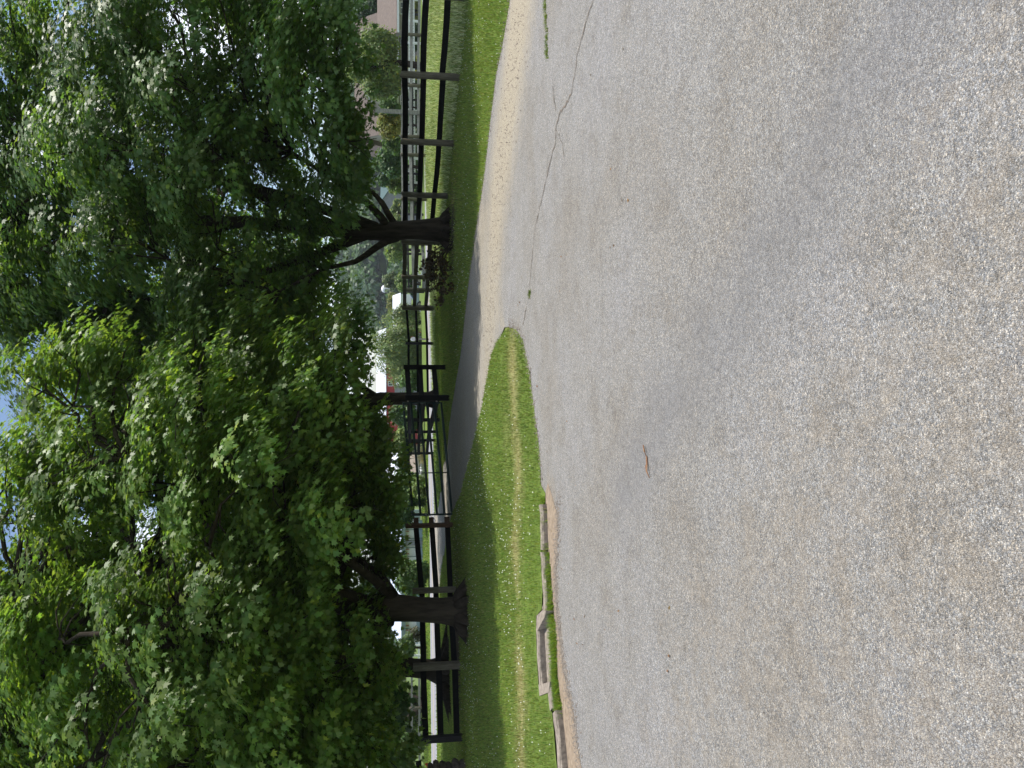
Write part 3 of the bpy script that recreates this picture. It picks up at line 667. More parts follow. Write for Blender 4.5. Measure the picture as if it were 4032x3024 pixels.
# maple C: behind the gate post, by the roadside
c0 = at(1700, 1572, 34); c0.z = T(c0.x, c0.y)
tC = empty('maple_tree', c0, 'maple with a straight single trunk behind the black gate post near the road', 'tree', 'big maples along the driveway')
lobesC = crown_lobes((c0.x+1.2, 34), 2.4, 15.0, (6.6, 5.4), 64, 1.4, 2.1, lambda x, y, z, r: z-.75*r > 4.0, 23)
lobesC += [LP(1380, 1270, 32, .9), LP(1390, 1350, 32, .8), LP(1350, 1200, 33, 1.0), LP(1350, 1420, 32, 1.0), LP(1440, 1720, 33, 1.0)]
pathC = [c0+Vector((0, 0, -.1)), c0+Vector((0, 0, .5)), at(1640, 1570, 34), at(1560, 1570, 34), at(1500, 1572, 34), at(1460, 1580, 34), at(1300, 1570, 34), at(900, 1550, 34), at(500, 1540, 34)]
limbsC = [([at(1470, 1562, 34), at(1435, 1535, 34), at(1400, 1500, 33.8), at(1330, 1440, 33.5), at(1150, 1350, 33)], (0.2, 0.07)),
          ([at(1490, 1590, 34), at(1440, 1630, 34), at(1350, 1700, 33.8), at(1100, 1800, 33.5)], (0.18, 0.07))]
trunk_mesh(pathC, [0.48, 0.32, 0.28, 0.27, 0.31, 0.30, 0.24, 0.18, 0.1], limbsC, lobesC, tC, 7, 0.9, seed=5)
crown(lobesC, (c0.x, 34, 7.5), 26, 30, 0.75, 0.20, 8, (0.075, 0.14, 0.035), tC)

# maple D: behind the left fence
d0 = at(1745, 2640, 29); d0.z = T(d0.x, d0.y)
tD = empty('maple_tree', d0, 'dark maple with a flared trunk behind the left fence, overlapping one fence post', 'tree', 'big maples along the driveway')
lobesD = crown_lobes((d0.x, 29), 2.2, 16.0, (7.6, 5.8), 74, 1.5, 2.2, lambda x, y, z, r: z-.75*r > (2.6 if x > d0.x else 1.9), 31)
lobesD += [LP(1500, 2900, 26, 1.0), LP(1480, 2760, 26, 1.0), LP(1510, 2990, 27, 1.1)]
pathD = [d0+Vector((0, 0, -.1)), d0+Vector((0, 0, .4)), at(1690, 2635, 29), at(1620, 2628, 29), at(1570, 2622, 29), at(1520, 2615, 29), at(1350, 2605, 29), at(900, 2590, 29), at(400, 2560, 29)]
limbsD = [([at(1575, 2610, 29), at(1530, 2570, 29), at(1500, 2530, 29), at(1380, 2450, 28.5)], (0.2, 0.08)),
          ([at(1570, 2640, 29), at(1520, 2690, 29), at(1450, 2760, 28.8), at(1300, 2850, 28)], (0.2, 0.08))]
trunk_mesh(pathD, [0.8, 0.5, 0.36, 0.33, 0.40, 0.46, 0.28, 0.2, 0.1], limbsD, lobesD, tD, 8, 1.1, seed=6)
crown(lobesD, (d0.x, 29, 7.5), 26, 30, 0.75, 0.20, 8, (0.06, 0.115, 0.035), tD)

# suckers at the foot of maple A: dark leaves on thin arching stems
s0 = Vector((*G(1785, 960), 0)); s0.z = T(s0.x, s0.y)
sk = empty('sapling', s0, 'spindly shoots with dark brown leaves at the foot of the right maple', 'sapling')
mb = MB(); tips = []
for (px, py, d) in [(1690,1040,21),(1665,1055,21.5),(1700,1085,21),(1690,1105,21.3),(1720,1120,21),(1740,1150,20.8),(1720,1185,21),(1770,1130,20.5),(1760,1060,20.7),(1745,1090,20.9),(1700,1030,22),(1740,1175,20.7)]:
    e = at(px, py, d); q = branch_path(s0+Vector((rnd.gauss(0, .1), rnd.gauss(0, .1), 0)), e, 0.25, 6, 0.25)
    mb.tube(q, [0.014, 0.012, 0.01, 0.008, 0.006, 0.004], 5); tips += q[2:]+[e]
mb.build('stem', M['bark'], sk)
C = np.repeat(np.array([tuple(t) for t in tips]), 10, 0); C = C+rng.normal(size=C.shape)*0.075
V = rot_leaves(C, rng.normal(size=C.shape)+np.array([0, 0, .5]), rng.normal(size=C.shape)+np.array([0, 0, -.8]), rng.uniform(.06, .11, len(C)), leaf_template(8))
child_np('leaves', V, 8, leaf_cols(len(C), (0.055, 0.040, 0.022), None, 0.1), M['farleaf'], sk)

# ------------------------------------------------------------------ fences
def fence(name, label, posts, rails, postmat, railmat, round_post=True, pr=0.085, board=(0.032, 0.145), back=1, group='fences', sag=0.0, ext=0.0, railmats=None, bays=None):
    """posts: (x, y, ztop above ground); rails: heights as fraction of post height"""
    x0, y0, h0 = posts[0][:3]; root = empty('board_fence' if name is None else name, (x0, y0, T(x0, y0)), label, 'fence', group)
    for i, p in enumerate(posts):
        x, y, h = p[:3]; mb = MB(); z = T(x, y)
        r = p[3] if len(p) > 3 else pr
        pm = p[4] if len(p) > 4 else postmat
        if round_post:
            mb.tube([(x, y, z-.2), (x, y, z+h*.5), (x+rnd.gauss(0, .006), y, z+h-.02), (x, y, z+h)], [r*1.05, r, r*.95, r*.82], 12, 0, 0.02)
        else:
            mb.box((x, y, z+h/2-.1), (2*r, 2*r, h+.2), rnd.uniform(-.1, .1))
        mb.build('post', M[pm], root, round_post)
    for i in range(len(posts)-1):
        (x1, y1, h1), (x2, y2, h2) = posts[i][:3], posts[i+1][:3]
        if bays and not bays[i]: continue
        d = Vector((x2-x1, y2-y1, 0)).normalized(); nrm = Vector((-d.y, d.x, 0))
        if nrm.dot(Vector(((x1+x2)/2, (y1+y2)/2, 0))) < 0: nrm = -nrm
        o = nrm*back*(pr+board[0]/2-0.004)
        for f in rails:
            mb = MB(); j1, j2 = rnd.gauss(0, .008), rnd.gauss(0, .008)
            a = Vector((x1, y1, T(x1, y1)+h1*f+j1))+o-d*(ext+0.02); b = Vector((x2, y2, T(x2, y2)+h2*f+j2))+o+d*(ext-0.025)
            mb.beam(a, b, board[0], board[1], 0, rnd.gauss(0, sag))
            mb.build('rail', M[(railmats[i] if railmats else railmat)], root)
    return root
def ph(px_top, px_base, py, d=None):
    x, y = G(px_base, py)
    if d: X_, _ = ray(px_base, py); x, y = X_*d, d
    z = at(px_top, py, y).z; return (x, y, z-T(x, y))
P1, P2, P3 = ph(1577, 1810, 305), ph(1579, 1788, 565), ph(1582, 1764, 772)
P5 = ph(1582, 1713, 1214)
def lerp3(a, b, u): return tuple(a[k]+(b[k]-a[k])*u for k in range(3))
P35, P4 = lerp3(P3, P5, 0.34), lerp3(P3, P5, 0.66)
P0 = tuple(P1[k]*2-P2[k] if k < 2 else P1[2] for k in range(3)); Pm = tuple(P0[k]*2-P1[k] if k < 2 else P1[2] for k in range(3))
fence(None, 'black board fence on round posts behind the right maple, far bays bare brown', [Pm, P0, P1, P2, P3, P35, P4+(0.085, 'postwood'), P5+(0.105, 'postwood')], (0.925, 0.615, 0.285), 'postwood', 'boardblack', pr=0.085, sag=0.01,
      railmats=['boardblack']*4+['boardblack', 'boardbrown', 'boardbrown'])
# thin dark rails between the big fence end and the gate
Q1 = ph(1597, 1697, 1352, 37); Q2 = ph(1598, 1694, 1700, 38)
X_, _ = ray(1690, 1208); P5b = (X_*36, 36, Q1[2])
fence(None, 'thin dark three rail fence between the light end post and the black corner post', [P5b, Q1, (Q2[0], Q2[1], Q2[2])], (0.90, 0.60, 0.27), 'postdark', 'boardblack', pr=0.07, board=(0.04, 0.11))
# gate corner posts and side fence
C1 = ph(1589, 1756, 1446); E1 = ph(1596, 1770, 1567)
fence(None, 'short black fence bay of heavy square posts right of the green gate', [C1+(0.075,), E1+(0.08,)], (0.92, 0.62, 0.28), 'boardblack', 'boardblack', round_post=False, pr=0.09, board=(0.04, 0.15))
D1 = ph(1600, 1735, 1653); D2 = ph(1602, 1722, 1700); D3 = ph(1602, 1715, 1733); D4 = ph(1604, 1708, 1784)
E1b = (E1[0]+0.02, E1[1]+0.25, E1[2])
fence(None, 'dark board fence seen through the green gate, running back towards the road', [E1b, D1, D2, D3, D4], (0.90, 0.58, 0.27), 'postdark', 'boardblack', round_post=False, pr=0.065, board=(0.04, 0.15), back=-1)
# left fence
L1 = ph(1597, 1786, 2066); L2 = ph(1624, 1796, 2320); L3 = ph(1627, 1814, 2617); L4 = ph(1635, 1824, 2902)
fence(None, 'dark three board fence left of the gate, brown end post with board stubs', [L1+(0.055, 'redwood'), L2+(0.066, 'postwood'), L3+(0.076, 'postwood'), L4+(0.066, 'postdark')], (0.78, 0.46, 0.13), 'postwood', 'boardblack', round_post=False, pr=0.06, board=(0.035, 0.14), ext=0.0, back=1)
rt = [o for o in bpy.data.objects if o.name.startswith('board_fence')][-1]
dl = (Vector((L1[0], L1[1], 0))-Vector((L2[0], L2[1], 0))).normalized()
for f in (0.78, 0.46, 0.13):
    mb = MB(); a = Vector((L1[0], L1[1]+.09, T(L1[0], L1[1])+L1[2]*f)); mb.beam(a, a+dl*0.22, 0.04, 0.14); mb.build('rail', M['redwood'], rt)
# roadside fence with weathered grey rails on the right
def wp(py, d, h):
    X_, _ = ray(1680, py); return (X_*d, d, h)
FP = [wp(-260, 48, 1.38), wp(-60, 46.5, 1.38), wp(140, 45, 1.38), wp(340, 43, 1.38), wp(540, 41, 1.38), wp(612, 40, 1.36), wp(785, 38, 1.36), wp(960, 36, 1.34), wp(1142, 34, 1.32)]
fence(None, 'weathered grey rail fence along the road, behind the black board fence', FP, (0.93, 0.62, 0.30), 'postwood', 'greyrail', pr=0.09, board=(0.04, 0.15), sag=0.02)
FB = [wp(-150, 66, 1.3), wp(60, 65, 1.3), wp(262, 63, 1.3), wp(396, 61, 1.3), wp(540, 60, 1.3), wp(686, 58, 1.3), wp(846, 57, 1.3), wp(1001, 56, 1.25), wp(1150, 55, 1.2)]
fence(None, 'dark rail fence on the far side of the road, right of the maple trunk', FB, (0.9, 0.55), 'postdark', 'postdark', pr=0.09, board=(0.04, 0.13))
# left far fence beyond the road, grey rails
FL = [wp(2640, 49, 1.15), wp(2785, 48.5, 1.15), wp(2930, 48, 1.2), wp(3075, 47.5, 1.2), wp(3220, 47, 1.2)]
fence(None, 'grey two rail fence beyond the road at the far left', FL, (0.86, 0.45), 'postwood', 'greyrail', pr=0.08, board=(0.05, 0.13))
# white fences
def whitefence(label, pts, h, rails, n):
    root = empty('white_fence', (pts[0][0], pts[0][1], T(*pts[0])), label, 'fence', 'white fences')
    a, b = Vector((*pts[0], 0)), Vector((*pts[1], 0))
    for k in range(n+1):
        p = a.lerp(b, k/n); mb = MB(); z = T(p.x, p.y); mb.box((p.x, p.y, z+h/2), (.13, .13, h)); mb.build('post', M['white'], root)
    for f in rails:
        mb = MB(); mb.beam((a.x, a.y+.03, T(a.x, a.y)+h*f), (b.x, b.y+.03, T(b.x, b.y)+h*f), 0.05, 0.14); mb.build('rail', M['white'], root)
    return root
def wq(py, d): X_, _ = ray(1650, py); return (X_*d, d)
whitefence('white rail fence across the road, behind the thin dark fence', [wq(1225, 72), wq(1500, 74)], 1.15, (0.9, 0.5), 6)
whitefence('white rail fence beyond the left trunk, near the pale blue greenhouse', [wq(2500, 60), wq(2620, 59)], 1.0, (0.9, 0.4), 3)
# white balustrade in front of the houses: rails and close pickets
root = empty('white_balustrade', (*wq(560, 60), T(*wq(560, 60))), 'long white picket balustrade in front of the brown roofed house', 'railing')
a, b = Vector((*wq(0, 64), 0)), Vector((*wq(720, 60), 0)); zb = 0.2
for z in (0.0, 0.42):
    mb = MB(); mb.beam((a.x, a.y, zb-0.1+z), (b.x, b.y, zb-0.1+z), .06, .07); mb.build('rail', M['white'], root)
mb = MB(); n = 120
for k in range(n):
    p = a.lerp(b, (k+.5)/n); mb.box((p.x, p.y, zb+.11), (.05, .05, .42))
mb.build('pickets', M['white'], root)
for k in range(9):
    mb = MB(); p = a.lerp(b, k/8); mb.box((p.x, p.y, (zb+.42+T(p.x, p.y))/2), (.16, .16, zb+.42-T(p.x, p.y))); mb.build('post', M['white'], root)
# white farm gate with a diagonal brace
gx_, gy_ = wq(1050, 60)
root = empty('white_gate', (gx_, gy_, T(gx_, gy_)), 'small white farm gate with diagonal brace across the road, left of the right maple trunk', 'gate')
A_, B_ = at(1662, 1082, 60), at(1662, 1000, 60); h = Vector((0, 0, 0.32))
for q_ in (A_*0, h):
    mb = MB(); mb.beam(A_+q_, B_+q_, .05, .06); mb.build('rail', M['white'], root)
for p in (A_, B_):
    mb = MB(); mb.box(p+h*.5-Vector((0, 0, .25)), (.08, .08, .95)); mb.build('post', M['white'], root)
mb = MB(); mb.beam(A_, A_.lerp(B_, .5)+h, .04, .05); mb.build('brace', M['white'], root)

# tall square pole at the roadside
pb = wp(446, 41.8, 0); mb = MB(); zt = at(1478, 432, 41.8).z
mb.box((pb[0], pb[1], (zt+T(pb[0], pb[1]))/2), (.19, .15, zt-T(pb[0], pb[1])), 0, 0, 0, 0.012)
tag(mb.build('pole', M['greyrail'], None, origin=(pb[0], pb[1], T(pb[0], pb[1]))), 'tall plain grey wooden pole rising from the roadside fence, beside the yellowish shrub tree', 'pole')

# ------------------------------------------------------------------ green tube gate
H0 = Vector((E1[0]-0.14, E1[1]-0.06, 0)); He = at(1780, 2024, 1); X_, _ = ray(1780, 2024)
dEnd = G(1783, 2024)[1]; dEnd = min(dEnd, 21.2); Fx = X_*dEnd
F0 = Vector((Fx, dEnd, 0))
gt = empty('tube_gate', (H0.x, H0.y, T(H0.x, H0.y)), 'long dark green six bar tube gate, closed across the driveway', 'gate')
zb0, zt0 = at(1737, 1578, H0.y).z, at(1588, 1578, H0.y).z
zb1, zt1 = at(1779, 2024, dEnd).z, at(1625, 2024, dEnd).z
fr = [0.0, 0.19, 0.38, 0.58, 0.80, 1.0]
for f in fr:
    mb = MB(); a = Vector((H0.x, H0.y, zb0+(zt0-zb0)*f)); b = Vector((F0.x, F0.y, zb1+(zt1-zb1)*f))
    mb.tube([a, a.lerp(b, .5)+Vector((0, 0, -.012)), b], [.033]*3, 10); mb.build('bar', M['gategreen'], gt, True)
for u in (0, 0.64, 1.0):
    mb = MB(); a = Vector((H0.x, H0.y, 0)).lerp(Vector((F0.x, F0.y, 0)), u); zb_ = zb0+(zb1-zb0)*u; zt_ = zt0+(zt1-zt0)*u
    r_ = .026 if u != .64 else .016
    mb.tube([(a.x, a.y-.028*(u == .64), zb_-.02), (a.x, a.y-.028*(u == .64), zt_+.02)], [r_, r_], 8); mb.build('upright', M['gategreen'], gt, True)
for f in (0.12, 0.88):
    mb = MB(); mb.box((H0.x+.05, H0.y+.02, zb0+(zt0-zb0)*f), (.14, .05, .05)); mb.build('hinge', M['steel'], gt)
mb = MB(); c = Vector((F0.x, F0.y, zb1+(zt1-zb1)*.60)); mb.tube([c+Vector((.07, -.02, .03)), c+Vector((-.02, -.05, -.02)), c+Vector((-.05, -.02, .05)), c+Vector((.02, -.04, .07))], [.014]*4, 6)
mb.build('latch', M['steel'], gt)
# chain from the gate end to the fence post
q0 = c+Vector((-.02, 0, -.02)); q1 = Vector((L1[0]+.05, L1[1]-.03, at(1708, 2066, L1[1]).z)); mb = MB()
n = 26
for k in range(n):
    u = (k+.5)/n; p = q0.lerp(q1, u); p.z -= 0.09*math.sin(math.pi*u); t = (q1-q0).normalized(); s = Vector((0, 1, 0)) if k % 2 else Vector((0, 0, 1))
    pts = [p+t*.017*math.cos(a)+s*.009*math.sin(a) for a in [i*math.pi/4 for i in range(9)]]; mb.tube(pts, [.003]*9, 5)
tag(mb.build('chain', M['steel'], None, origin=q0), 'thin hanging chain joining the green gate end to the brown fence post', 'chain')

# ------------------------------------------------------------------ kerb and drain inlet at the island edge
def kerb(label, pts_px, wd, hgt, face=0.10, seed=1, name='kerb_block'):
    r = random.Random(seed); pl = [Gz(a, b, hgt) for a, b in pts_px]; fine = []
    for (x1, y1), (x2, y2) in zip(pl[:-1], pl[1:]):
        n = max(1, int(math.hypot(x2-x1, y2-y1)/0.07))
        for k in range(n): fine.append((x1+(x2-x1)*k/n, y1+(y2-y1)*k/n))
    fine.append(pl[-1]); n = len(fine); vs = []
    for i, (x, y) in enumerate(fine):
        a = Vector(fine[max(i-1, 0)]); b = Vector(fine[min(i+1, n-1)]); t = (b-a).normalized(); nn = Vector((-t.y, t.x))
        if nn.y < 0: nn = -nn
        z = T(x, y)+hgt+r.gauss(0, .003); j = lambda: r.gauss(0, .004)
        vs += [(x+j(), y+j(), T(x, y)-.06), (x+j(), y+j(), z-.018), (x+nn.x*.014+j(), y+nn.y*.014, z), (x+nn.x*wd+j(), y+nn.y*wd, z+.002), (x+nn.x*wd, y+nn.y*wd, T(x, y)-.06)]
    fs = [(0, 1, 2, 3, 4), tuple(5*(n-1)+k for k in (4, 3, 2, 1, 0))]
    for i in range(n-1):
        for k in range(4): fs.append((5*i+k, 5*i+5+k, 5*i+6+k, 5*i+1+k))
    mb = MB(); mb.add(vs, fs)
    o = mb.build(name, M['concrete'], None, origin=(*pl[0], T(*pl[0]))); return tag(o, label, 'kerb', 'concrete kerb pieces along the island')
kerb('long thin worn concrete kerb piece right of the drain inlet', [(2130,1985),(2134,2080),(2137,2165)], .10, .066, seed=1)
kerb('worn concrete kerb piece touching the right side of the drain inlet, chipped on its edge', [(2137,2172),(2141,2260),(2146,2346),(2148,2400),(2143,2428)], .11, .070, seed=2)
kerb('long concrete back wall of the drain inlet recess, its face in shade', [(2117,2480),(2121,2560),(2125,2640),(2129,2694)], .09, .085, seed=4)
kerb('short concrete kerb piece left of the drain inlet', [(2164,2684),(2168,2740),(2173,2790)], .12, .075, seed=5)
kerb('long concrete kerb piece running out of the picture at the left', [(2186,2797),(2194,2875),(2200,2932),(2205,2984),(2209,3040),(2220,3200)], .12, .075, seed=6)
mb = MB(); q = [G(2142, 2478), G(2152, 2690), G(2180, 2680), G(2172, 2470)]
mb.add([(x, y, T(x, y)+.014) for x, y in q]+[(x, y, T(x, y)-.05) for x, y in q], [(0,1,2,3),(4,7,6,5),(0,4,5,1),(1,5,6,2),(2,6,7,3),(3,7,4,0)])
tag(mb.build('drain_slab', M['concrete'], None, origin=(*q[0], T(*q[0]))), 'flat concrete slab on the floor of the drain inlet recess', 'slab')
def kblock(label, px, hgt):
    o = [Gz(a, b, hgt) for a, b in px]; n = len(o); r = random.Random(9)
    mb = MB(); mb.prism([(x, y, T(x, y)-.06) for x, y in o], (0, 0, hgt+.06))
    tag(mb.build('kerb_block', M['concrete'], None, origin=(*o[0], T(*o[0]))), label, 'kerb', 'concrete kerb pieces along the island')
kblock('slanting concrete wing block on the right side of the drain inlet', [(2136,2402),(2113,2424),(2111,2479),(2117,2481),(2144,2430),(2149,2406)], .089)
kblock('flat concrete block joining the inlet back wall and the short left piece', [(2120,2695),(2124,2740),(2160,2726),(2165,2684),(2130,2694)], .080)
# weeds along the kerb foot
wl = W([(2146,1960),(2152,2050),(2158,2150),(2166,2250),(2172,2330),(2180,2420),(2188,2500),(2190,2560),(2194,2640),(2198,2700),(2206,2760),(2212,2800)])
pts = []
for (x1, y1), (x2, y2) in zip(wl[:-1], wl[1:]):
    for k in range(42): 
        u = rng.random(); pts.append((x1+(x2-x1)*u+rng.normal()*.02, y1+(y2-y1)*u+rng.normal()*.035))
pts = np.array(pts); pts = np.repeat(pts, 13, 0)+rng.normal(size=(len(pts)*13, 2))*0.016
h = rng.uniform(.03, .085, len(pts))
V, c = blades(pts[:, 0], pts[:, 1], terr(pts[:, 0], pts[:, 1])+.006, h, np.full(len(pts), .0075), gcol(pts[:, 0], pts[:, 1], (0.15, 0.25, 0.035)), 1.3)
tag(link('kerb_weeds', npmesh('kerb_weeds', V, 3, c), M['blade']), 'weeds and grass tufts growing at the foot of the kerb', 'weeds', kind='stuff')
wl = W([(2148,0),(2152,60),(2156,120),(2156,200),(2158,222)])
pts = []
for (x1, y1), (x2, y2) in zip(wl[:-1], wl[1:]):
    for k in range(9): u = rng.random(); pts.append((x1+(x2-x1)*u+rng.normal()*.02, y1+(y2-y1)*u+rng.normal()*.02))
wl2 = W([(2092,1130),(2086,1180)]); 
for k in range(7): u = rng.random(); pts.append((wl2[0][0]+(wl2[1][0]-wl2[0][0])*u, wl2[0][1]+(wl2[1][1]-wl2[0][1])*u+rng.normal()*.02))
pts = np.array(pts); pts = np.repeat(pts, 11, 0)+rng.normal(size=(len(pts)*11, 2))*0.014
V, c = blades(pts[:, 0], pts[:, 1], terr(pts[:, 0], pts[:, 1])+.006, rng.uniform(.015, .04, len(pts)), np.full(len(pts), .008), gcol(pts[:, 0], pts[:, 1], (0.13, 0.20, 0.04)), 1.2)
tag(link('crack_weeds', npmesh('crack_weeds', V, 3, c), M['blade']), 'small weeds growing in the asphalt cracks on the right', 'weeds', kind='stuff')
# leaf litter and pebbles on the asphalt by the kerb
x, y = scatter(2600, 4.0, 16, R(-36), R(32), 1.0); on = inpoly(x, y, drive_poly) & (rng.random(len(x)) < 0.04+np.exp(-segdist(x, y, ke_w)/0.7)); x, y = x[on], y[on]
C = np.stack([x, y, terr(x, y)+.012], -1); V = rot_leaves(C, rng.normal(size=C.shape)*.35+np.array([0, 0, 1]), rng.normal(size=C.shape), rng.uniform(.010, .038, len(C)), leaf_template(4))
tag(link('leaf_litter', npmesh('leaf_litter', V, 4, leaf_cols(len(C), (0.20, 0.12, 0.06))), M['farleaf']), 'small brown leaf scraps on the asphalt near the kerb', 'litter', kind='stuff')
# loose grit and small stones on the dirt strip and along the sandy band
def near_line(pl, n, sp):
    out = []; L = [math.hypot(b[0]-a[0], b[1]-a[1]) for a, b in zip(pl[:-1], pl[1:])]; tot = sum(L)
    for (a, b), l in zip(zip(pl[:-1], pl[1:]), L):
        k = max(1, int(n*l/tot)); u = rng.random(k); out.append(np.stack([a[0]+(b[0]-a[0])*u+rng.normal(size=k)*sp, a[1]+(b[1]-a[1])*u+rng.normal(size=k)*sp], -1))
    return np.concatenate(out)
gp_ = np.concatenate([near_line(W([(2200,1980),(2195,2100),(2190,2230),(2188,2320),(2200,2450),(2214,2560),(2236,2700),(2262,2830),(2285,3024)]), 1500, .07), near_line(dust_line, 1100, .5), near_line(far_w[:14], 900, .09), near_line(low_w, 500, .06)])
heads('gravel', gp_[:, 0], gp_[:, 1], terr(gp_[:, 0], gp_[:, 1])+.006, rng.uniform(.004, .012, len(gp_)), 'loose pale grit and small stones along the asphalt edges', 'concrete')
# the stick
p = [G(a, b) for a, b in ((2541,1752),(2548,1775),(2552,1800),(2555,1830),(2558,1855),(2564,1882))]
mb = MB(); mb.tube([(x, y, .014+.006*math.sin(i*2)) for i, (x, y) in enumerate(p)], [.003, .005, .0045, .0055, .0045, .002], 7, 0, .15)
q = Vector((*p[3], .018)); mb.tube([q, q+Vector((-.02, .01, .004)), q+Vector((-.035, .005, .002))], [.003, .002, .001], 5)
tag(mb.build('stick', M['stick'], None, True, origin=(*p[0], 0)), 'short thin brown stick lying alone on the asphalt', 'stick')

# ------------------------------------------------------------------ stone pillar at the left edge with a black rail
d = 17.2; bse = at(1838, 3040, d); zg_ = T(bse.x, d)
root = empty('stone_pillar', (bse.x, d, zg_), 'rough dark stone pillar cut by the left edge of the picture', 'pillar')
z = zg_-.05; r = random.Random(4)
for k, hh in enumerate((0.2, 0.17, 0.13, 0.16, 0.14, 0.12)):
    bm = bmesh.new(); bmesh.ops.create_cube(bm, size=1); bmesh.ops.subdivide_edges(bm, edges=bm.edges, cuts=3, use_grid_fill=True)
    for v in bm.verts:
        n_ = v.co.normalized(); v.co = v.co*(1-.13*max(0, v.co.length-.62)/.25); v.co += Vector((r.gauss(0, .016), r.gauss(0, .016), r.gauss(0, .014)))
        v.co = Vector((v.co.x*(.5+r.uniform(-.005, .005)), v.co.y*.46, v.co.z*hh))+Vector((bse.x+0.03*math.sin(k*2.1)-.04, d, z+hh/2))-Vector((bse.x, d, zg_))
    me = bpy.data.meshes.new('stone'); bm.to_mesh(me); bm.free(); link('stone', me, M['stone'], root, True); z += hh*0.98
bl = at(1648, 2996, 19); X2 = at(1648, 3300, 18.6)
fence(None, 'dark board ending at the far left above the stone pillar', [(X2.x, X2.y, 1.15), (bl.x-2.2, bl.y-.1, 1.15)], (0.8,), 'postdark', 'boardblack', round_post=False, pr=.07)
rt = [o for o in bpy.data.objects if o.name.startswith('board_fence')][-1]
mb = MB(); mb.beam((bl.x, bl.y, bl.z), (X2.x, X2.y, bl.z-.02), .05, .14); mb.build('rail', M['boardblack'], rt)
# red flowers
f0 = at(1682, 3012, 24); f0.z = T(f0.x, f0.y)
root = empty('red_flowers', f0, 'small clump of red flowers behind the stone pillar', 'flowers')
mb = MB(); C = []
for k in range(9):
    e = at(1676+rnd.random()*16, 3004+rnd.random()*22, 24+rnd.uniform(-.1, .1)); mb.tube([f0, f0.lerp(e, .5)+Vector((.02, 0, .02)), e], [.006, .005, .004], 4); C += [tuple(e+Vector((rnd.gauss(0, .02), rnd.gauss(0, .02), rnd.gauss(0, .02)))) for _ in range(12)]
mb.build('stem', M['gategreen'], root); C = np.array(C)
child_np('petals', rot_leaves(C, rng.normal(size=C.shape), rng.normal(size=C.shape), np.full(len(C), .06), leaf_template(4)), 4, leaf_cols(len(C), (.6, .03, .04), None, 0), M['farleaf'], root)

# ------------------------------------------------------------------ buildings
def gable_house(name, label, cat, c, wd, dp, hw, hr, rz, wallm, roofm, over=0.3, wins=(), axis_='x', trim=None, gable_win=None, extra=None):
    """ridge along local x (or y). c: ground centre. parts: wall, roof, window(>pane), trim"""
    root = empty(name, c, label, cat, None, rz); Rm = Matrix.Translation(c) @ Matrix.Rotation(rz, 4, 'Z')
    Lw = lambda p: Rm @ Vector(p)
    x, y = wd/2, dp/2; mb = MB()
    if axis_ == 'x':
        g = [(-x, -y, 0), (-x, y, 0), (-x, y, hw), (-x, 0, hw+hr), (-x, -y, hw)]; mb.prism([Lw(p) for p in g], Rm.to_3x3() @ Vector((wd, 0, 0)))
    else:
        g = [(-x, -y, 0), (x, -y, 0), (x, -y, hw), (0, -y, hw+hr), (-x, -y, hw)]; mb.prism([Lw(p) for p in g], Rm.to_3x3() @ Vector((0, dp, 0)))
    mb.build('wall', M[wallm], root)
    t = .12; mb = MB()
    for s in (-1, 1):
        if axis_ == 'x':
            k = hr/y; a = [(-x-over, s*(y+over), hw-k*over+.02), (-x-over, 0, hw+hr+.02), (-x-over, 0, hw+hr+.02+t), (-x-over, s*(y+over), hw-k*over+.02+t)]
            mb.prism([Lw(p) for p in a], Rm.to_3x3() @ Vector((wd+2*over, 0, 0)))
        else:
            k = hr/x; a = [(s*(x+over), -y-over, hw-k*over+.02), (0, -y-over, hw+hr+.02), (0, -y-over, hw+hr+.02+t), (s*(x+over), -y-over, hw-k*over+.02+t)]
            mb.prism([Lw(p) for p in a], Rm.to_3x3() @ Vector((0, dp+2*over, 0)))
    mb.build('roof', M[roofm], root)
    if trim:
        mb = MB()
        for s in (-1, 1):
            if axis_ == 'y': mb.beam(Lw((s*(x+over), -y-over-.03, hw-(hr/x)*over)), Lw((0, -y-over-.03, hw+hr)), .05, .22)
            else: mb.beam(Lw((-x-over, s*(y+over+.03), hw-(hr/y)*over)), Lw((x+over, s*(y+over+.03), hw-(hr/y)*over)), .05, .2)
        mb.build('trim', M[trim], root)
    for (wx, wz, ww, wh) in wins:
        mb = MB(); cx = Lw((wx, -y-.03, wz)); mb.box(cx, (ww+.18, .08, wh+.18), rz); f = mb.build('window', M['white'], root)
        mb = MB(); mb.box((Vector(Lw((wx, -y-.085, wz)))), (ww, .04, wh), rz)
        mb.box(Lw((wx, -y-.11, wz)), (.05, .03, wh), rz, 1)
        pn = mb.build('pane', [M['glass'], M['white']], None); pn.data.transform((Matrix.Translation(c) @ Matrix.Rotation(rz, 4, 'Z')).inverted()); pn.parent = f
    return root
def gp(px, py, d):
    p = at(px, py, d); return Vector((p.x, p.y, T(p.x, p.y)))
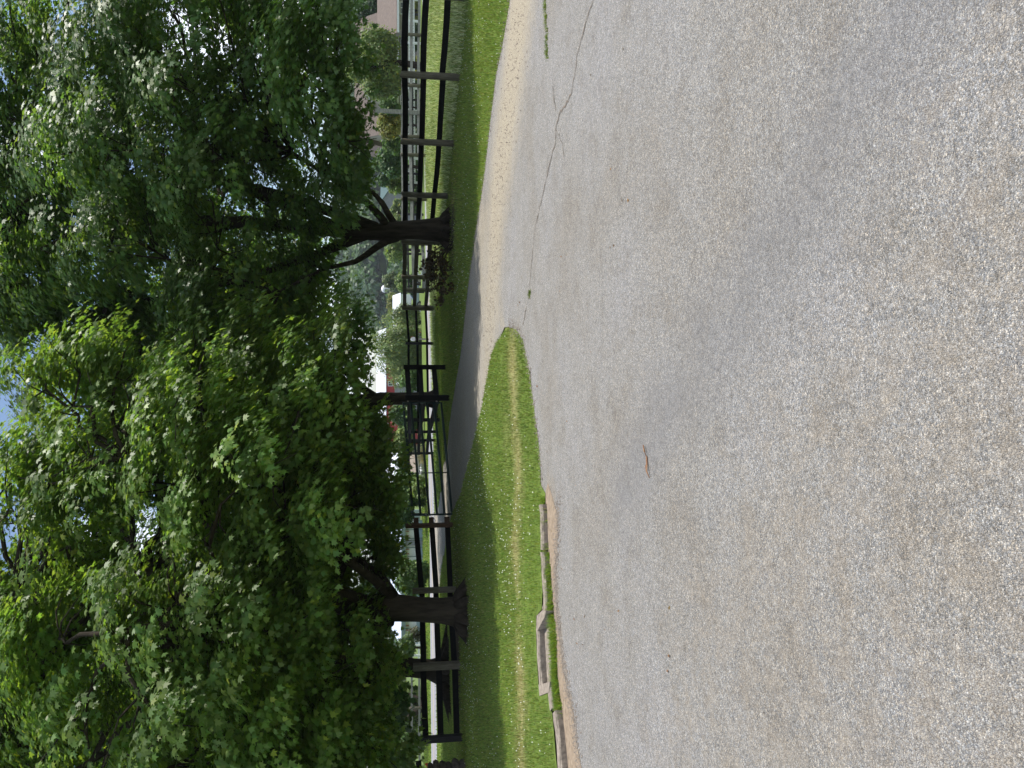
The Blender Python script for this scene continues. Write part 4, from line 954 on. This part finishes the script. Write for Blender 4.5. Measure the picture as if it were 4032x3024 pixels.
# house 1 (right): long brown roof with white trimmed dormer gable and a lower wing
g = gp(1600, 330, 82)
h1 = gable_house('house', 'brown roofed tan house with a white trimmed gable, half hidden by pale trees', 'house', g, 11, 9, 2.7, 3.9, R(-6), 'siding', 'shingle', .5, [(-3, 1.4, 1.2, 1.1), (3, 1.4, 1.2, 1.1)], 'x', 'white')
g2 = at(1560, 378, 76); z0 = T(g2.x, 76); 
Rm = Matrix.Translation((g2.x, 76, 0)) @ Matrix.Rotation(R(-6), 4, 'Z'); hw = at(1470, 378, 76).z; hp = at(1440, 378, 76).z; bz = at(1560, 378, 76).z
mb = MB(); mb.prism([Rm @ Vector(p) for p in ((-.85, -.3, bz), (.85, -.3, bz), (.85, -.3, hw), (0, -.3, hp), (-.85, -.3, hw))], (0, 3.5, 0)); mb.build('dormer', M['siding'], h1)
mb = MB()
for s in (-1, 1): mb.prism([Rm @ Vector(p) for p in ((s*1.05, -.45, hw-.1), (0, -.45, hp+.08), (0, -.45, hp+.2), (s*1.05, -.45, hw+.02))], (0, 3.6, 0))
mb.build('dormer_roof', M['shingle'], h1)
mb = MB()
for s in (-1, 1): mb.beam(Rm @ Vector((s*1.05, -.5, hw-.08)), Rm @ Vector((0, -.5, hp+.1)), .06, .14)
mb.build('dormer_trim', M['white'], h1)
mb = MB(); mb.box(Rm @ Vector((0, -.34, (hw+bz)/2+.15)), (.75, .07, .95), R(-6)); f = mb.build('window', M['white'], h1)
mb = MB(); mb.box(Rm @ Vector((0, -.39, (hw+bz)/2+.15)), (.6, .04, .8), R(-6)); pn = mb.build('pane', M['glass'], None)
pn.data.transform((Matrix.Translation(h1.location) @ Matrix.Rotation(R(-6), 4, 'Z')).inverted()); pn.parent = f
g = gp(1600, 30, 78)
gable_house('house', 'low porch wing house at the right edge with a sloping brown roof and white eave', 'house', g, 7, 7, 2.25, 1.7, R(-4), 'siding', 'shingle', .45, [(-1.5, 1.3, 1.0, 1.0)], 'x', 'white')
g = gp(1600, 535, 88)
gable_house('house', 'tan house with steep white edged gables behind the shrub trees, left of the grey pole', 'house', g, 4.2, 8, 3.2, 3.2, R(8), 'siding', 'shingle', .35, [(0, 2.6, .9, 1.2)], 'y', 'white')
g = gp(1600, 745, 130)
gable_house('barn', 'dark green roofed barn with grey gable wall, just right of the right maple trunk', 'barn', g, 9, 7, 3.9, 2.1, R(48), 'grey', 'greenroof', .3, [(0, 1.6, .9, .9)], 'x')
# silo
c = gp(1600, 1139, 260); r_ = 15.5/3028*260; zt = at(1516, 1139, 260).z
root = empty('silo', c, 'round grey stave silo with a pale domed cap, standing before the wooded hill', 'silo')
mb = MB(); mb.tube([c, (c.x, c.y, zt)], [r_, r_], 28); mb.build('wall', M['siloblock'], root, True)
mb = MB()
for k in range(9):
    z = c.z+(zt-c.z)*(k+.6)/9; mb.tube([(c.x, c.y, z), (c.x, c.y, z+.12)], [r_*1.012]*2, 28)
mb.build('hoop', M['steel'], root)
mb = MB(); pts = [(c.x, c.y, zt+r_*.95*math.sin(a)) for a in np.linspace(0, 1.5, 7)]; mb.tube(pts, [r_*1.02*math.cos(a) for a in np.linspace(0, 1.5, 7)], 28); mb.build('dome', M['white'], root, True)
mb = MB(); mb.box((c.x, c.y-r_, (zt+c.z)/2), (.45, .5, zt-c.z)); mb.build('chute', M['white'], root)
# white barn
g = gp(1600, 1235, 190)
gable_house('barn', 'pale blue white barn with a plain metal roof, left of the silo', 'barn', g, 8.2, 12, 2.5, 1.8, R(0), 'white', 'whiteroof', .25, [(-2, .9, .8, .8)], 'x')
# red and grey barn with bright white roof
g = gp(1600, 1490, 115)
rb = gable_house('barn', 'long red and grey barn under a bright white roof, behind the single straight trunk', 'barn', g, 13, 8, 5.05, 1.25, R(3), 'redwall', 'whiteroof', .4, [(-1.0, 4.4, .55, .5), (-3.6, 4.4, .55, .5)], 'x')
mb = MB(); mb.box((g.x, g.y-5.3, g.z+1.9), (12.6, 2.4, 3.8), R(3)); mb.build('lean_to', M['grey'], rb)
mb = MB(); mb.prism([(g.x-1, g.y-6.9, g.z+2.95), (g.x-1, g.y-6.55, g.z+3.6), (g.x-1, g.y-6.5, g.z+3.66), (g.x-1, g.y-6.95, g.z+3.02)], (7.5, 0, 0)); mb.build('lean_to_roof', M['whiteroof'], rb)
# farm yard further left: red roof, beige house, grey shed, pale open roof
g = gp(1600, 1805, 125)
gable_house('barn', 'red walled barn peeping out under the leaves above the green gate', 'barn', g+Vector((0, 9, 0)), 11, 6, 5.0, 2.0, R(-2), 'redwall', 'grey', .3, [(0, 2, .8, .8)], 'x')
g = gp(1600, 1788, 118)
gable_house('house', 'small beige house with one dark window above the green gate', 'house', g, 1.9, 4, 4.9, .9, 0, 'siding2', 'whiteroof', .15, [(0, 4.3, .35, .4)], 'x')
g = gp(1600, 1860, 116)
gable_house('shed', 'long grey and brown shed row above the left half of the green gate', 'shed', g, 3.6, 4, 4.1, .6, 0, 'grey', 'whiteroof', .15, [(-.8, 3.6, .4, .4), (.9, 3.6, .4, .4)], 'x')
g = gp(1600, 1850, 104)
gable_house('shed', 'low shed with a wide pale metal roof behind the shrubs by the gate', 'shed', g, 5.2, 5, 3.0, 1.0, R(2), 'white', 'whiteroof', .2, [(0, 1.2, .6, .4)], 'x')
g = gp(1600, 1925, 118)
gable_house('barn', 'red gable barn at the left end of the farm yard row', 'barn', g, 2.6, 4, 4.8, 1.0, R(5), 'redwall', 'whiteroof', .15, [(0, 3.9, .5, .5)], 'x')
# thatched shelter with white beam, straw heap
g = gp(1650, 1818, 56)
root = empty('shelter', g, 'open roadside shelter with brown thatch roof and white front beam, seen through the gate', 'shelter')
a, b = at(1614, 1765, 56), at(1614, 1868, 56); a2, b2 = at(1640, 1755, 54.5), at(1640, 1895, 54.5)
mb = MB(); mb.prism([b2, b, (b.x, b.y, b.z-.12), (b2.x, b2.y, b2.z-.1)], (a.x-b.x, 0, 0)); mb.build('roof', M['thatch'], root)
mb = MB(); mb.beam((a2.x+.1, 54.4, at(1644, 1760, 54.4).z), (b2.x-.2, 54.4, at(1645, 1900, 54.4).z), .1, .16); mb.build('beam', M['white'], root)
for u in (0, .5, 1):
    p = a2.lerp(b2, u); mb = MB(); zt = at(1645, 1800, 54.4).z-.05; mb.box((p.x, 54.5, (zt+T(p.x, 54.5))/2), (.1, .1, zt-T(p.x, 54.5))); mb.build('post', M['greyrail'], root)
# straw bales in a row under the shelter
for k in range(7):
    p = at(1660, 1820+k*11, 53.6); z = T(p.x, p.y)
    bm = bmesh.new(); bmesh.ops.create_cube(bm, size=1); bmesh.ops.bevel(bm, geom=bm.edges, offset=.12, segments=2)
    for v in bm.verts: v.co = Vector((v.co.x*.2, v.co.y*.3, v.co.z*(.34+rnd.uniform(-.04, .04)))) + Vector((0, 0, .17))
    me = bpy.data.meshes.new('milk_can'); bm.to_mesh(me); bm.free()
    o = link('sack', me, M['white'], None, True); o.location = (p.x, p.y, z)
    tag(o, 'small pale sack in the row under the thatched shelter', 'sack', 'pale sacks under the shelter')
hp = at(1672, 1790, 53.4); C = []
root = empty('straw_heap', (hp.x, hp.y, T(hp.x, hp.y)), 'loose heap of long yellow straw stalks beside the thatched shelter', 'straw heap')
n = 900; x = hp.x+rng.normal(size=n)*.35; y = hp.y+rng.normal(size=n)*.25
V, c_ = blades(x, y, terr(x, y), rng.uniform(.25, .8, n)*np.exp(-((x-hp.x)/.6)**2), np.full(n, .025), np.tile([.55, .46, .28], (n, 1))*rng.uniform(.6, 1.3, (n, 1)), 1.6)
child_np('stalks', V, 3, c_, M['blade'], root)
# greenhouse on the left
g0, g1 = at(1655, 2040, 62), at(1655, 2560, 60); zz = T(g0.x, 61)
root = empty('greenhouse', (g0.x, 61, zz), 'long pale blue greenhouse with grey green gutter, seen past the left trunk', 'greenhouse')
Lx = g1.x-g0.x; zq = lambda px: at(px, 2300, 61).z
mb = MB(); mb.prism([(g0.x, 60.9, zq(1580)), (g0.x, 66, zq(1536)), (g0.x, 66.1, zq(1537)), (g0.x, 61.0, zq(1581)-.05)], (Lx, 0, 0)); mb.build('roof', M['poly'], root)
mb = MB(); mb.box((g0.x+Lx/2, 60.85, (zq(1580)+zq(1597))/2), (abs(Lx), .25, zq(1580)-zq(1597))); mb.build('gutter', M['gutter'], root)
mb = MB(); mb.box((g0.x+Lx/2, 61.2, (zq(1597)+zq(1640))/2), (abs(Lx), .1, zq(1597)-zq(1640))); mb.build('wall', M['white'], root)
mb = MB(); mb.box((g0.x+Lx/2, 61.1, (zq(1640)+zz)/2-.1), (abs(Lx), .14, zq(1640)-zz+.2)); mb.build('skirt', M['aqua'], root)
mb = MB(); mb.box((g0.x+Lx/2, 66.2, (zq(1536)+zz)/2), (abs(Lx), .12, zq(1536)-zz-.1)); mb.build('back_wall', M['poly'], root)
for k in range(28):
    px = g0.x+Lx*(k+.5)/28; mb = MB(); z_ = zq(1604) 
    mb.box((px, 61.12, z_), (.045, .06, .28), 0, 0); mb.box((px+.05, 61.12, z_-.02), (.02, .05, .18)); mb.build('shelf_stripe', M['pinkpanel'], root)
    if k % 2 == 0:
        mb = MB(); mb.box((px+.17, 61.0, (zq(1597)+zz)/2), (.06, .08, zq(1597)-zz)); mb.build('mullion', M['gutter'], root)
mb = MB(); p = at(1600, 2138, 61); mb.box((p.x, 61.0, (zq(1597)+zz)/2), (.35, .16, zq(1597)-zz)); mb.build('downpipe', M['grey'], root)
g = gp(1600, 2160, 82)
gable_house('house', 'tan gable wall rising behind the pale blue greenhouse roof', 'house', g, 4, 5, 3.4, 1.3, R(-5), 'tan', 'shingle', .2, [(0, 2.2, .6, .6)], 'y')

# ------------------------------------------------------------------ silver car
def car(c, rz, label):
    root = empty('parked_car', c, label, 'car', None, rz); Rm = Matrix.Translation(c) @ Matrix.Rotation(rz, 4, 'Z')
    prof = [(-2.2,.35),(-2.22,.75),(-2.0,.92),(-1.5,.98),(-.95,1.38),(.35,1.42),(1.1,.98),(1.9,.85),(2.2,.62),(2.22,.35)]
    vs = []; W_ = .86
    for sx in (-1, 1):
        for (a, z) in prof:
            k = .84 if z > 1.2 else 1.0; vs.append(Rm @ Vector((a, sx*W_*k, z)))
    n = len(prof); fs = [tuple(range(n-1, -1, -1)), tuple(range(n, 2*n))]+[(i, (i+1) % n, n+(i+1) % n, n+i) for i in range(n)]
    mb = MB(); mb.add(vs, fs); b = mb.build('body', M['carpaint'], root); bv = b.modifiers.new('bevel', 'BEVEL'); bv.width = .05; bv.segments = 2
    mb = MB()
    for sy in (-1, 1): mb.prism([Rm @ Vector(p) for p in ((-1.35, sy*.80, 1.0), (-.9, sy*.745, 1.32), (.3, sy*.745, 1.35), (.9, sy*.80, 1.0))], Rm.to_3x3() @ Vector((0, sy*.045, 0)))
    mb.build('side_window', M['glass'], root)
    for a in (-1.4, 1.4):
        for sy in (-1, 1):
            mb = MB(); q = Rm @ Vector((a, sy*.72, .32)); q2 = Rm @ Vector((a, sy*.90, .32)); mb.tube([q, q2], [.32, .32], 18); wh = mb.build('wheel', M['rubber'], root)
            mb = MB(); q = Rm @ Vector((a, sy*.89, .32)); q2 = Rm @ Vector((a, sy*.915, .32)); mb.tube([q, q2], [.19, .19], 12); rm = mb.build('rim', M['steel'], None); rm.data.transform(Rm.inverted()); rm.parent = wh
    for sy in (-1, 1):
        mb = MB(); mb.box(Rm @ Vector((2.2, sy*.62, .68)), (.08, .3, .13), rz); mb.build('headlight', M['white'], root)
    return root
g = gp(1640, 1150, 92)
car(g, R(170), 'silver blue car across the road, seen between the boards beside the right maple trunk')
# white mailbox
p = at(1625, 1335, 47); g = Vector((p.x, p.y, T(p.x, p.y)))
root = empty('mailbox', g, 'white round topped mailbox by the road behind the thin dark fence', 'mailbox')
mb = MB(); mb.box((g.x, g.y, (p.z+g.z)/2-.1), (.09, .09, p.z-g.z)); mb.build('post', M['greyrail'], root)
mb = MB(); pr_ = [(-.11, -.13), (.11, -.13)]+[(.11*math.cos(a), .0+.12*math.sin(a)) for a in np.linspace(0, math.pi, 9)]
mb.prism([(p.x+a, p.y-.25, p.z+b) for a, b in pr_], (0, .5, 0)); mb.build('box', M['white'], root)
mb = MB(); mb.box((p.x+.125, p.y-.1, p.z+.05), (.012, .03, .14)); mb.build('flag', M['redflower'], root)
# round wire wheel garden ornament near left fence
p = at(1652, 2246, 52); g = Vector((p.x, p.y, T(p.x, p.y)))
root = empty('garden_ornament', g, 'small rusty wire garden ornament on the grass across the road', 'ornament')
mb = MB(); rr = .17; mb.tube([(p.x+rr*math.cos(a), p.y, p.z+rr*math.sin(a)) for a in np.linspace(0, 2*math.pi, 17)], [.02]*17, 6, 0, 0, False); mb.build('ring', M['bark'], root)
mb = MB(); mb.tube([g, (p.x, p.y, p.z-rr)], [.02, .02], 6); mb.build('stake', M['bark'], root)

# ------------------------------------------------------------------ background trees and shrubs
def bgtree(label, px, py, d, halfw, px_top, px_bot, base, dens=1.0, lsz=None, name='shrub_tree', cat='tree', group='background trees and shrubs', seed=0, trunkto=None, weep=0, squash=1.0, nlobe=None):
    """crown centre column at py, spans px_top..px_bot; halfw in photo px"""
    c = at((px_top+px_bot)/2, py, d); zt = at(px_top, py, d).z; zb = at(px_bot, py, d).z; g = Vector((c.x, c.y, T(c.x, c.y)))
    root = empty(name, g, label, cat, group); hw = halfw/3028*d; hh = (zt-zb)/2; cz = (zt+zb)/2
    r = np.random.default_rng(seed+int(px+py*7)); nl = nlobe or 16; lob = []
    for k in range(nl):
        q = r.normal(size=3); q /= np.linalg.norm(q); u = r.uniform(.45, .78)
        lr = r.uniform(.28, .42)*min(hw, hh)*1.0
        lob.append((c.x+q[0]*hw*u, c.y+q[1]*hw*.8*u, cz+q[2]*hh*u, lr))
    size = lsz or max(.10, d*.0034)
    tot = int(dens*5200*min(2.2, max(.5, (halfw*(px_bot-px_top))/9000))); C = []; NR = []; TD = []; CL = []
    for (lx, ly, lz, lr) in lob:
        n = tot//nl; dr = r.normal(size=(n, 3)); dr /= np.linalg.norm(dr, axis=1, keepdims=True)
        rad = lr*np.clip(r.normal(1.0, .22, n), .3, 1.5)
        P = np.array([lx, ly, lz])+dr*rad[:, None]*np.array([1, 1, .85 if not weep else 1.5])
        C.append(P); NR.append(np.array([0, 0, .7])+dr*.7+r.normal(size=(n, 3))*.45); TD.append(dr*.5+np.array([0, 0, -.6-weep])+r.normal(size=(n, 3))*.5)
        CL.append(r.uniform(.75, 1.25)*np.ones(n)*r.uniform(.8, 1.2, n))
    C = np.concatenate(C); C[:, 2] = np.maximum(C[:, 2], g.z+.03)
    V = rot_leaves(C, np.concatenate(NR), np.concatenate(TD), size*r.uniform(.6, 1.25, len(C)), leaf_template(4)*np.array([1.3 if not weep else .7, 1, 1]))
    child_np('crown', V, 4, leaf_cols(len(C), base, np.concatenate(CL), .05), M['farleaf'], root)
    mb = MB(); tr = max(.05, hw*.07); ctr = Vector((c.x, c.y, cz))
    mb.tube([g+Vector((0, 0, -.1)), g.lerp(ctr, .5)+Vector((.05*hw, 0, 0)), ctr+Vector((0, 0, hh*.5))], [tr*1.3, tr, tr*.4], 8)
    for (lx, ly, lz, lr) in lob[::2]: mb.tube([ctr.lerp(g, .35), ctr.lerp(Vector((lx, ly, lz)), .5), (lx, ly, lz)], [tr*.5, tr*.35, tr*.15], 5)
    mb.build('trunk', M['bark'], root)
    return root
LG = (0.17, 0.24, 0.07); MG = (0.09, 0.16, 0.045); DG = (0.05, 0.10, 0.035); YG = (0.20, 0.22, 0.05); WG = (0.19, 0.25, 0.10)
bgtree('pale green airy tree before the brown roofed house, right of the grey pole', 1490, 250, 55, 165, 1360, 1592, LG, 2.2, seed=1, nlobe=26)
bgtree('second pale tree with drooping sprays in front of the white trimmed gable', 1500, 330, 57, 90, 1440, 1590, LG, 1.0, seed=2)
bgtree('pine like dark tree behind the low porch wing at the right edge', 1480, 60, 95, 130, 1395, 1560, DG, 1.3, seed=3)
bgtree('feathery tall tree rising above the roof at the upper right', 1450, 130, 100, 90, 1400, 1540, MG, 1.0, seed=4)
bgtree('small round bush touching the right side of the grey pole', 1520, 420, 52, 38, 1490, 1590, MG, .8, seed=5)
bgtree('yellow tinged shrub tree just left of the grey pole', 1530, 490, 53, 60, 1470, 1590, YG, 1.0, seed=6)
bgtree('round green shrub tree before the tan house', 1530, 560, 55, 48, 1500, 1592, MG, .9, seed=7)
bgtree('dense round green tree between the tan house and the green roofed barn', 1530, 655, 58, 85, 1462, 1592, (0.08, 0.15, 0.05), 1.3, seed=8)
bgtree('light low shrub in front of the green roofed barn', 1555, 725, 60, 40, 1508, 1590, LG, .7, seed=9)
bgtree('pale shrub close to the right side of the maple trunk', 1555, 840, 90, 60, 1530, 1600, WG, .8, seed=10)
bgtree('light green tree left of the maple trunk, above the weathered fence', 1540, 985, 95, 75, 1510, 1590, LG, 1.0, seed=11)
bgtree('light tree standing before the dark wood, beside the open field', 1560, 940, 110, 55, 1520, 1600, LG, .8, seed=12)
bgtree('round olive green tree just right of the silo', 1545, 1105, 150, 32, 1508, 1572, (0.11, 0.15, 0.055), .7, seed=13)
bgtree('small bright bush at the foot of the silo', 1570, 1110, 110, 40, 1553, 1600, LG, .5, seed=14)
bgtree('yellow green bush on the slope above the white barn', 1545, 1200, 210, 60, 1518, 1570, YG, .6, seed=15)
bgtree('dark green hedge bush behind the weathered fence', 1612, 1120, 70, 60, 1600, 1630, DG, .5, name='bush', cat='bush', seed=16)
bgtree('soft pale weeping tree in the middle, behind the thin dark fence', 1550, 1370, 66, 130, 1462, 1660, WG, 1.8, weep=.9, seed=17)
bgtree('second weeping pale tree leaning right towards the white barn', 1580, 1270, 68, 75, 1520, 1655, WG, 1.1, weep=.9, seed=18)
bgtree('weeping pale tree hanging over the red barn roof', 1560, 1470, 70, 60, 1530, 1640, WG, .8, weep=.9, seed=19)
bgtree('dark shrub below the red barn wall', 1600, 1490, 60, 55, 1570, 1660, MG, .9, name='bush', cat='bush', seed=20)
bgtree('green shrub left of the single straight trunk', 1580, 1640, 56, 85, 1520, 1660, (0.10, 0.17, 0.06), 1.2, seed=21)
bgtree('bright light green tree above the middle of the gate', 1570, 1745, 54, 60, 1535, 1640, LG, 1.0, seed=22)
bgtree('dark dense shrub behind the thatched shelter', 1590, 1830, 60, 70, 1555, 1650, DG, 1.1, seed=23)
bgtree('large round green tree above the left half of the gate', 1590, 1960, 52, 105, 1510, 1685, (0.10, 0.175, 0.05), 1.8, seed=24)
bgtree('dark drooping tree behind the brown fence end post', 1570, 2030, 50, 70, 1520, 1655, DG, 1.2, seed=25)
bgtree('low light bush beside the dark drooping tree', 1640, 1925, 48, 55, 1610, 1690, LG, .7, name='bush', cat='bush', seed=26)
bgtree('leafy round bush tree just right of the left maple trunk', 1620, 2270, 47, 80, 1535, 1695, (0.10, 0.18, 0.045), 1.6, seed=27)
bgtree('green bush tree between the two left trunks', 1580, 2555, 50, 60, 1540, 1640, (0.10, 0.155, 0.06), 1.1, seed=28)
bgtree('bare twiggy bush before the greenhouse, between the two left trunks', 1640, 2500, 52, 32, 1600, 1680, (0.13, 0.13, 0.08), .25, name='bush', cat='bush', seed=29)
bgtree('broad pale willow at the far left behind the grey two rail fence', 1590, 2780, 62, 150, 1500, 1655, (0.15, 0.21, 0.06), 2.0, weep=.8, seed=30)
bgtree('second pale willow at the far left edge', 1590, 2960, 60, 110, 1490, 1660, (0.12, 0.19, 0.06), 1.6, weep=.8, seed=31)
bgtree('tall dark tree behind the willows at the far left', 1480, 2860, 85, 230, 1380, 1620, DG, 1.6, seed=32)
bgtree('tall green tree behind the farm yard', 1440, 1700, 150, 200, 1400, 1590, MG, 1.2, seed=33)
bgtree('wide tree line clump behind the greenhouse', 1470, 2300, 110, 260, 1420, 1620, DG, 1.4, seed=34)
for k, (py, c_, nm) in enumerate([(40, YG, 'yellow green hedge bush at the right edge, low behind the balustrade'), (150, DG, 'dark hedge bush low behind the balustrade, second from the right edge'), (270, YG, 'yellowish hedge bush behind the balustrade, straight under the pale tree'), (380, DG, 'dark hedge bush behind the balustrade, just right of the grey pole'), (500, DG, 'dark hedge bush behind the balustrade, just left of the grey pole'), (610, MG, 'green hedge bush under the round green tree behind the grey fence'), (720, DG, 'dark hedge bush under the green roofed barn'), (800, MG, 'green hedge bush just right of the right maple trunk')]):
    bgtree(nm, 1628, py, 69, 66, 1600, 1662, c_, .9, name='hedge_bush', cat='bush', group='hedge bushes behind the balustrade', seed=50+k)
# leaning dark trunk in front of the willow
a = at(1690, 2770, 50); a.z = T(a.x, a.y)
root = empty('leaning_tree', a, 'dark forked trunk leaning left before the pale willows', 'tree')
mb = MB(); mb.tube([a, at(1665, 2785, 50), at(1640, 2800, 50), at(1600, 2825, 50), at(1560, 2865, 50), at(1500, 2900, 50)], [.35, .27, .22, .18, .14, .08], 10, 0, .05)
mb.tube([at(1672, 2780, 50), at(1655, 2750, 50.2), at(1620, 2735, 50.5), at(1560, 2720, 51)], [.14, .10, .08, .05], 8)
mb.build('trunk', M['bark'], root)
C = np.array([tuple(at(1550+rng.normal()*25, 2870+rng.normal()*45, 50+rng.normal())) for _ in range(1500)])
child_np('crown', rot_leaves(C, rng.normal(size=C.shape)+[0, 0, .6], rng.normal(size=C.shape)+[0, 0, -.8], rng.uniform(.1, .2, len(C)), leaf_template(4)), 4, leaf_cols(len(C), MG), M['farleaf'], root)

# ------------------------------------------------------------------ wooded hills
def hz(X, Y):
    r = X/Y
    full = sm(0.02, 0.17, r); e = 34*full*np.exp(-((Y-560)/190)**2)*(1+.10*np.sin(X*.012+1)+.06*np.sin(X*.031))
    f2 = 20*np.exp(-((Y-900)/200)**2)*(1+.2*np.sin(X*.006)); return terr(X, Y)-1.0+np.maximum(e, f2)
axx = np.linspace(-700, 700, 80); ayy = np.linspace(330, 1150, 60); gx, gy = np.meshgrid(axx, ayy, indexing='ij'); X = gx.ravel(); Y = gy.ravel()
me = bpy.data.meshes.new('hills'); idx = np.arange(80*60).reshape(80, 60); F = np.stack([idx[:-1, :-1], idx[1:, :-1], idx[1:, 1:], idx[:-1, 1:]], -1).reshape(-1, 4)
me.from_pydata(np.stack([X, Y, hz(X, Y)], -1).tolist(), [], F.tolist())
ca = me.color_attributes.new('Col', 'FLOAT_COLOR', 'POINT'); c = np.ones((len(X), 4), np.float32); c[:, :3] = (0.05, 0.09, 0.03); ca.data.foreach_set('color', c.ravel())
tag(link('hills', me, M['ground'], None, True), kind='structure')
def forest(n, x0f, y0, y1, r0, r1, per, lsz, name, label, zfun):
    C = []; NR = []; CL = []
    for k in range(n):
        Yc = rng.uniform(y0, y1); Xc = Yc*rng.uniform(*x0f); rr = rng.uniform(r0, r1); zc = float(zfun(np.array([Xc]), np.array([Yc]))[0])+rr*.9
        d = rng.normal(size=(per, 3)); d /= np.linalg.norm(d, axis=1, keepdims=True); d[:, 2] = np.abs(d[:, 2])*1.1-.25
        C.append(np.array([Xc, Yc, zc])+d*rr*rng.uniform(.8, 1.1, (per, 1))); NR.append(d+rng.normal(size=(per, 3))*.35+[0, 0, .3])
        CL.append(np.tile(np.array([[.055, .11, .035], [.075, .13, .04], [.04, .085, .04], [.09, .14, .05]])[rng.integers(4)]*rng.uniform(.7, 1.3), (per, 1)))
    C = np.concatenate(C); NR = np.concatenate(NR); CL = np.concatenate(CL)*rng.uniform(.7, 1.3, (len(C), 1))
    V = rot_leaves(C, NR, rng.normal(size=C.shape)+[0, 0, -.6], lsz*rng.uniform(.7, 1.3, len(C)), leaf_template(4)*np.array([1.5, 1, 1]))
    return tag(link(name, npmesh(name, V, 4, CL), M['farleaf']), label, 'forest', kind='stuff')
forest(900, (-0.02, 0.30), 335, 600, 4.0, 7.5, 110, 1.9, 'hill_forest', 'dense bluish green wood covering the far hill', hz)
forest(600, (0.30, 0.62), 340, 600, 4.5, 8.0, 90, 2.2, 'ridge_forest', 'bluish green wood on the right end of the far hill', hz)
forest(220, (-0.05, 0.35), 250, 330, 4.0, 7.0, 110, 1.6, 'wood_edge', 'darker edge of the wood at the foot of the hill', lambda X, Y: terr(X, Y)-4.5)
forest(420, (-0.62, 0.03), 300, 480, 5, 8, 90, 2.4, 'far_tree_line', 'low far tree line on the left horizon', lambda X, Y: terr(X, Y)-3.5)
print('leaves', nA, nB); print('posts', P1, P2, P5, C1, E1, L1, L2, L3, L4)
# ------------------------------------------------------------------ hazy summer air
mt = bpy.data.materials.new('haze_air'); mt.use_nodes = True; nt = mt.node_tree; nt.nodes.clear()
pv = nt.nodes.new('ShaderNodeVolumePrincipled'); pv.inputs['Color'].default_value = (0.86, 0.93, 1.0, 1); pv.inputs['Density'].default_value = 0.00022
o = nt.nodes.new('ShaderNodeOutputMaterial'); nt.links.new(pv.outputs[0], o.inputs['Volume'])
mb = MB(); mb.box((0, 550, 40), (3400, 3100, 90)); hz_o = mb.build('haze', mt); hz_o['kind'] = 'stuff'; hz_o['label'] = 'thin blue summer haze over the whole place'
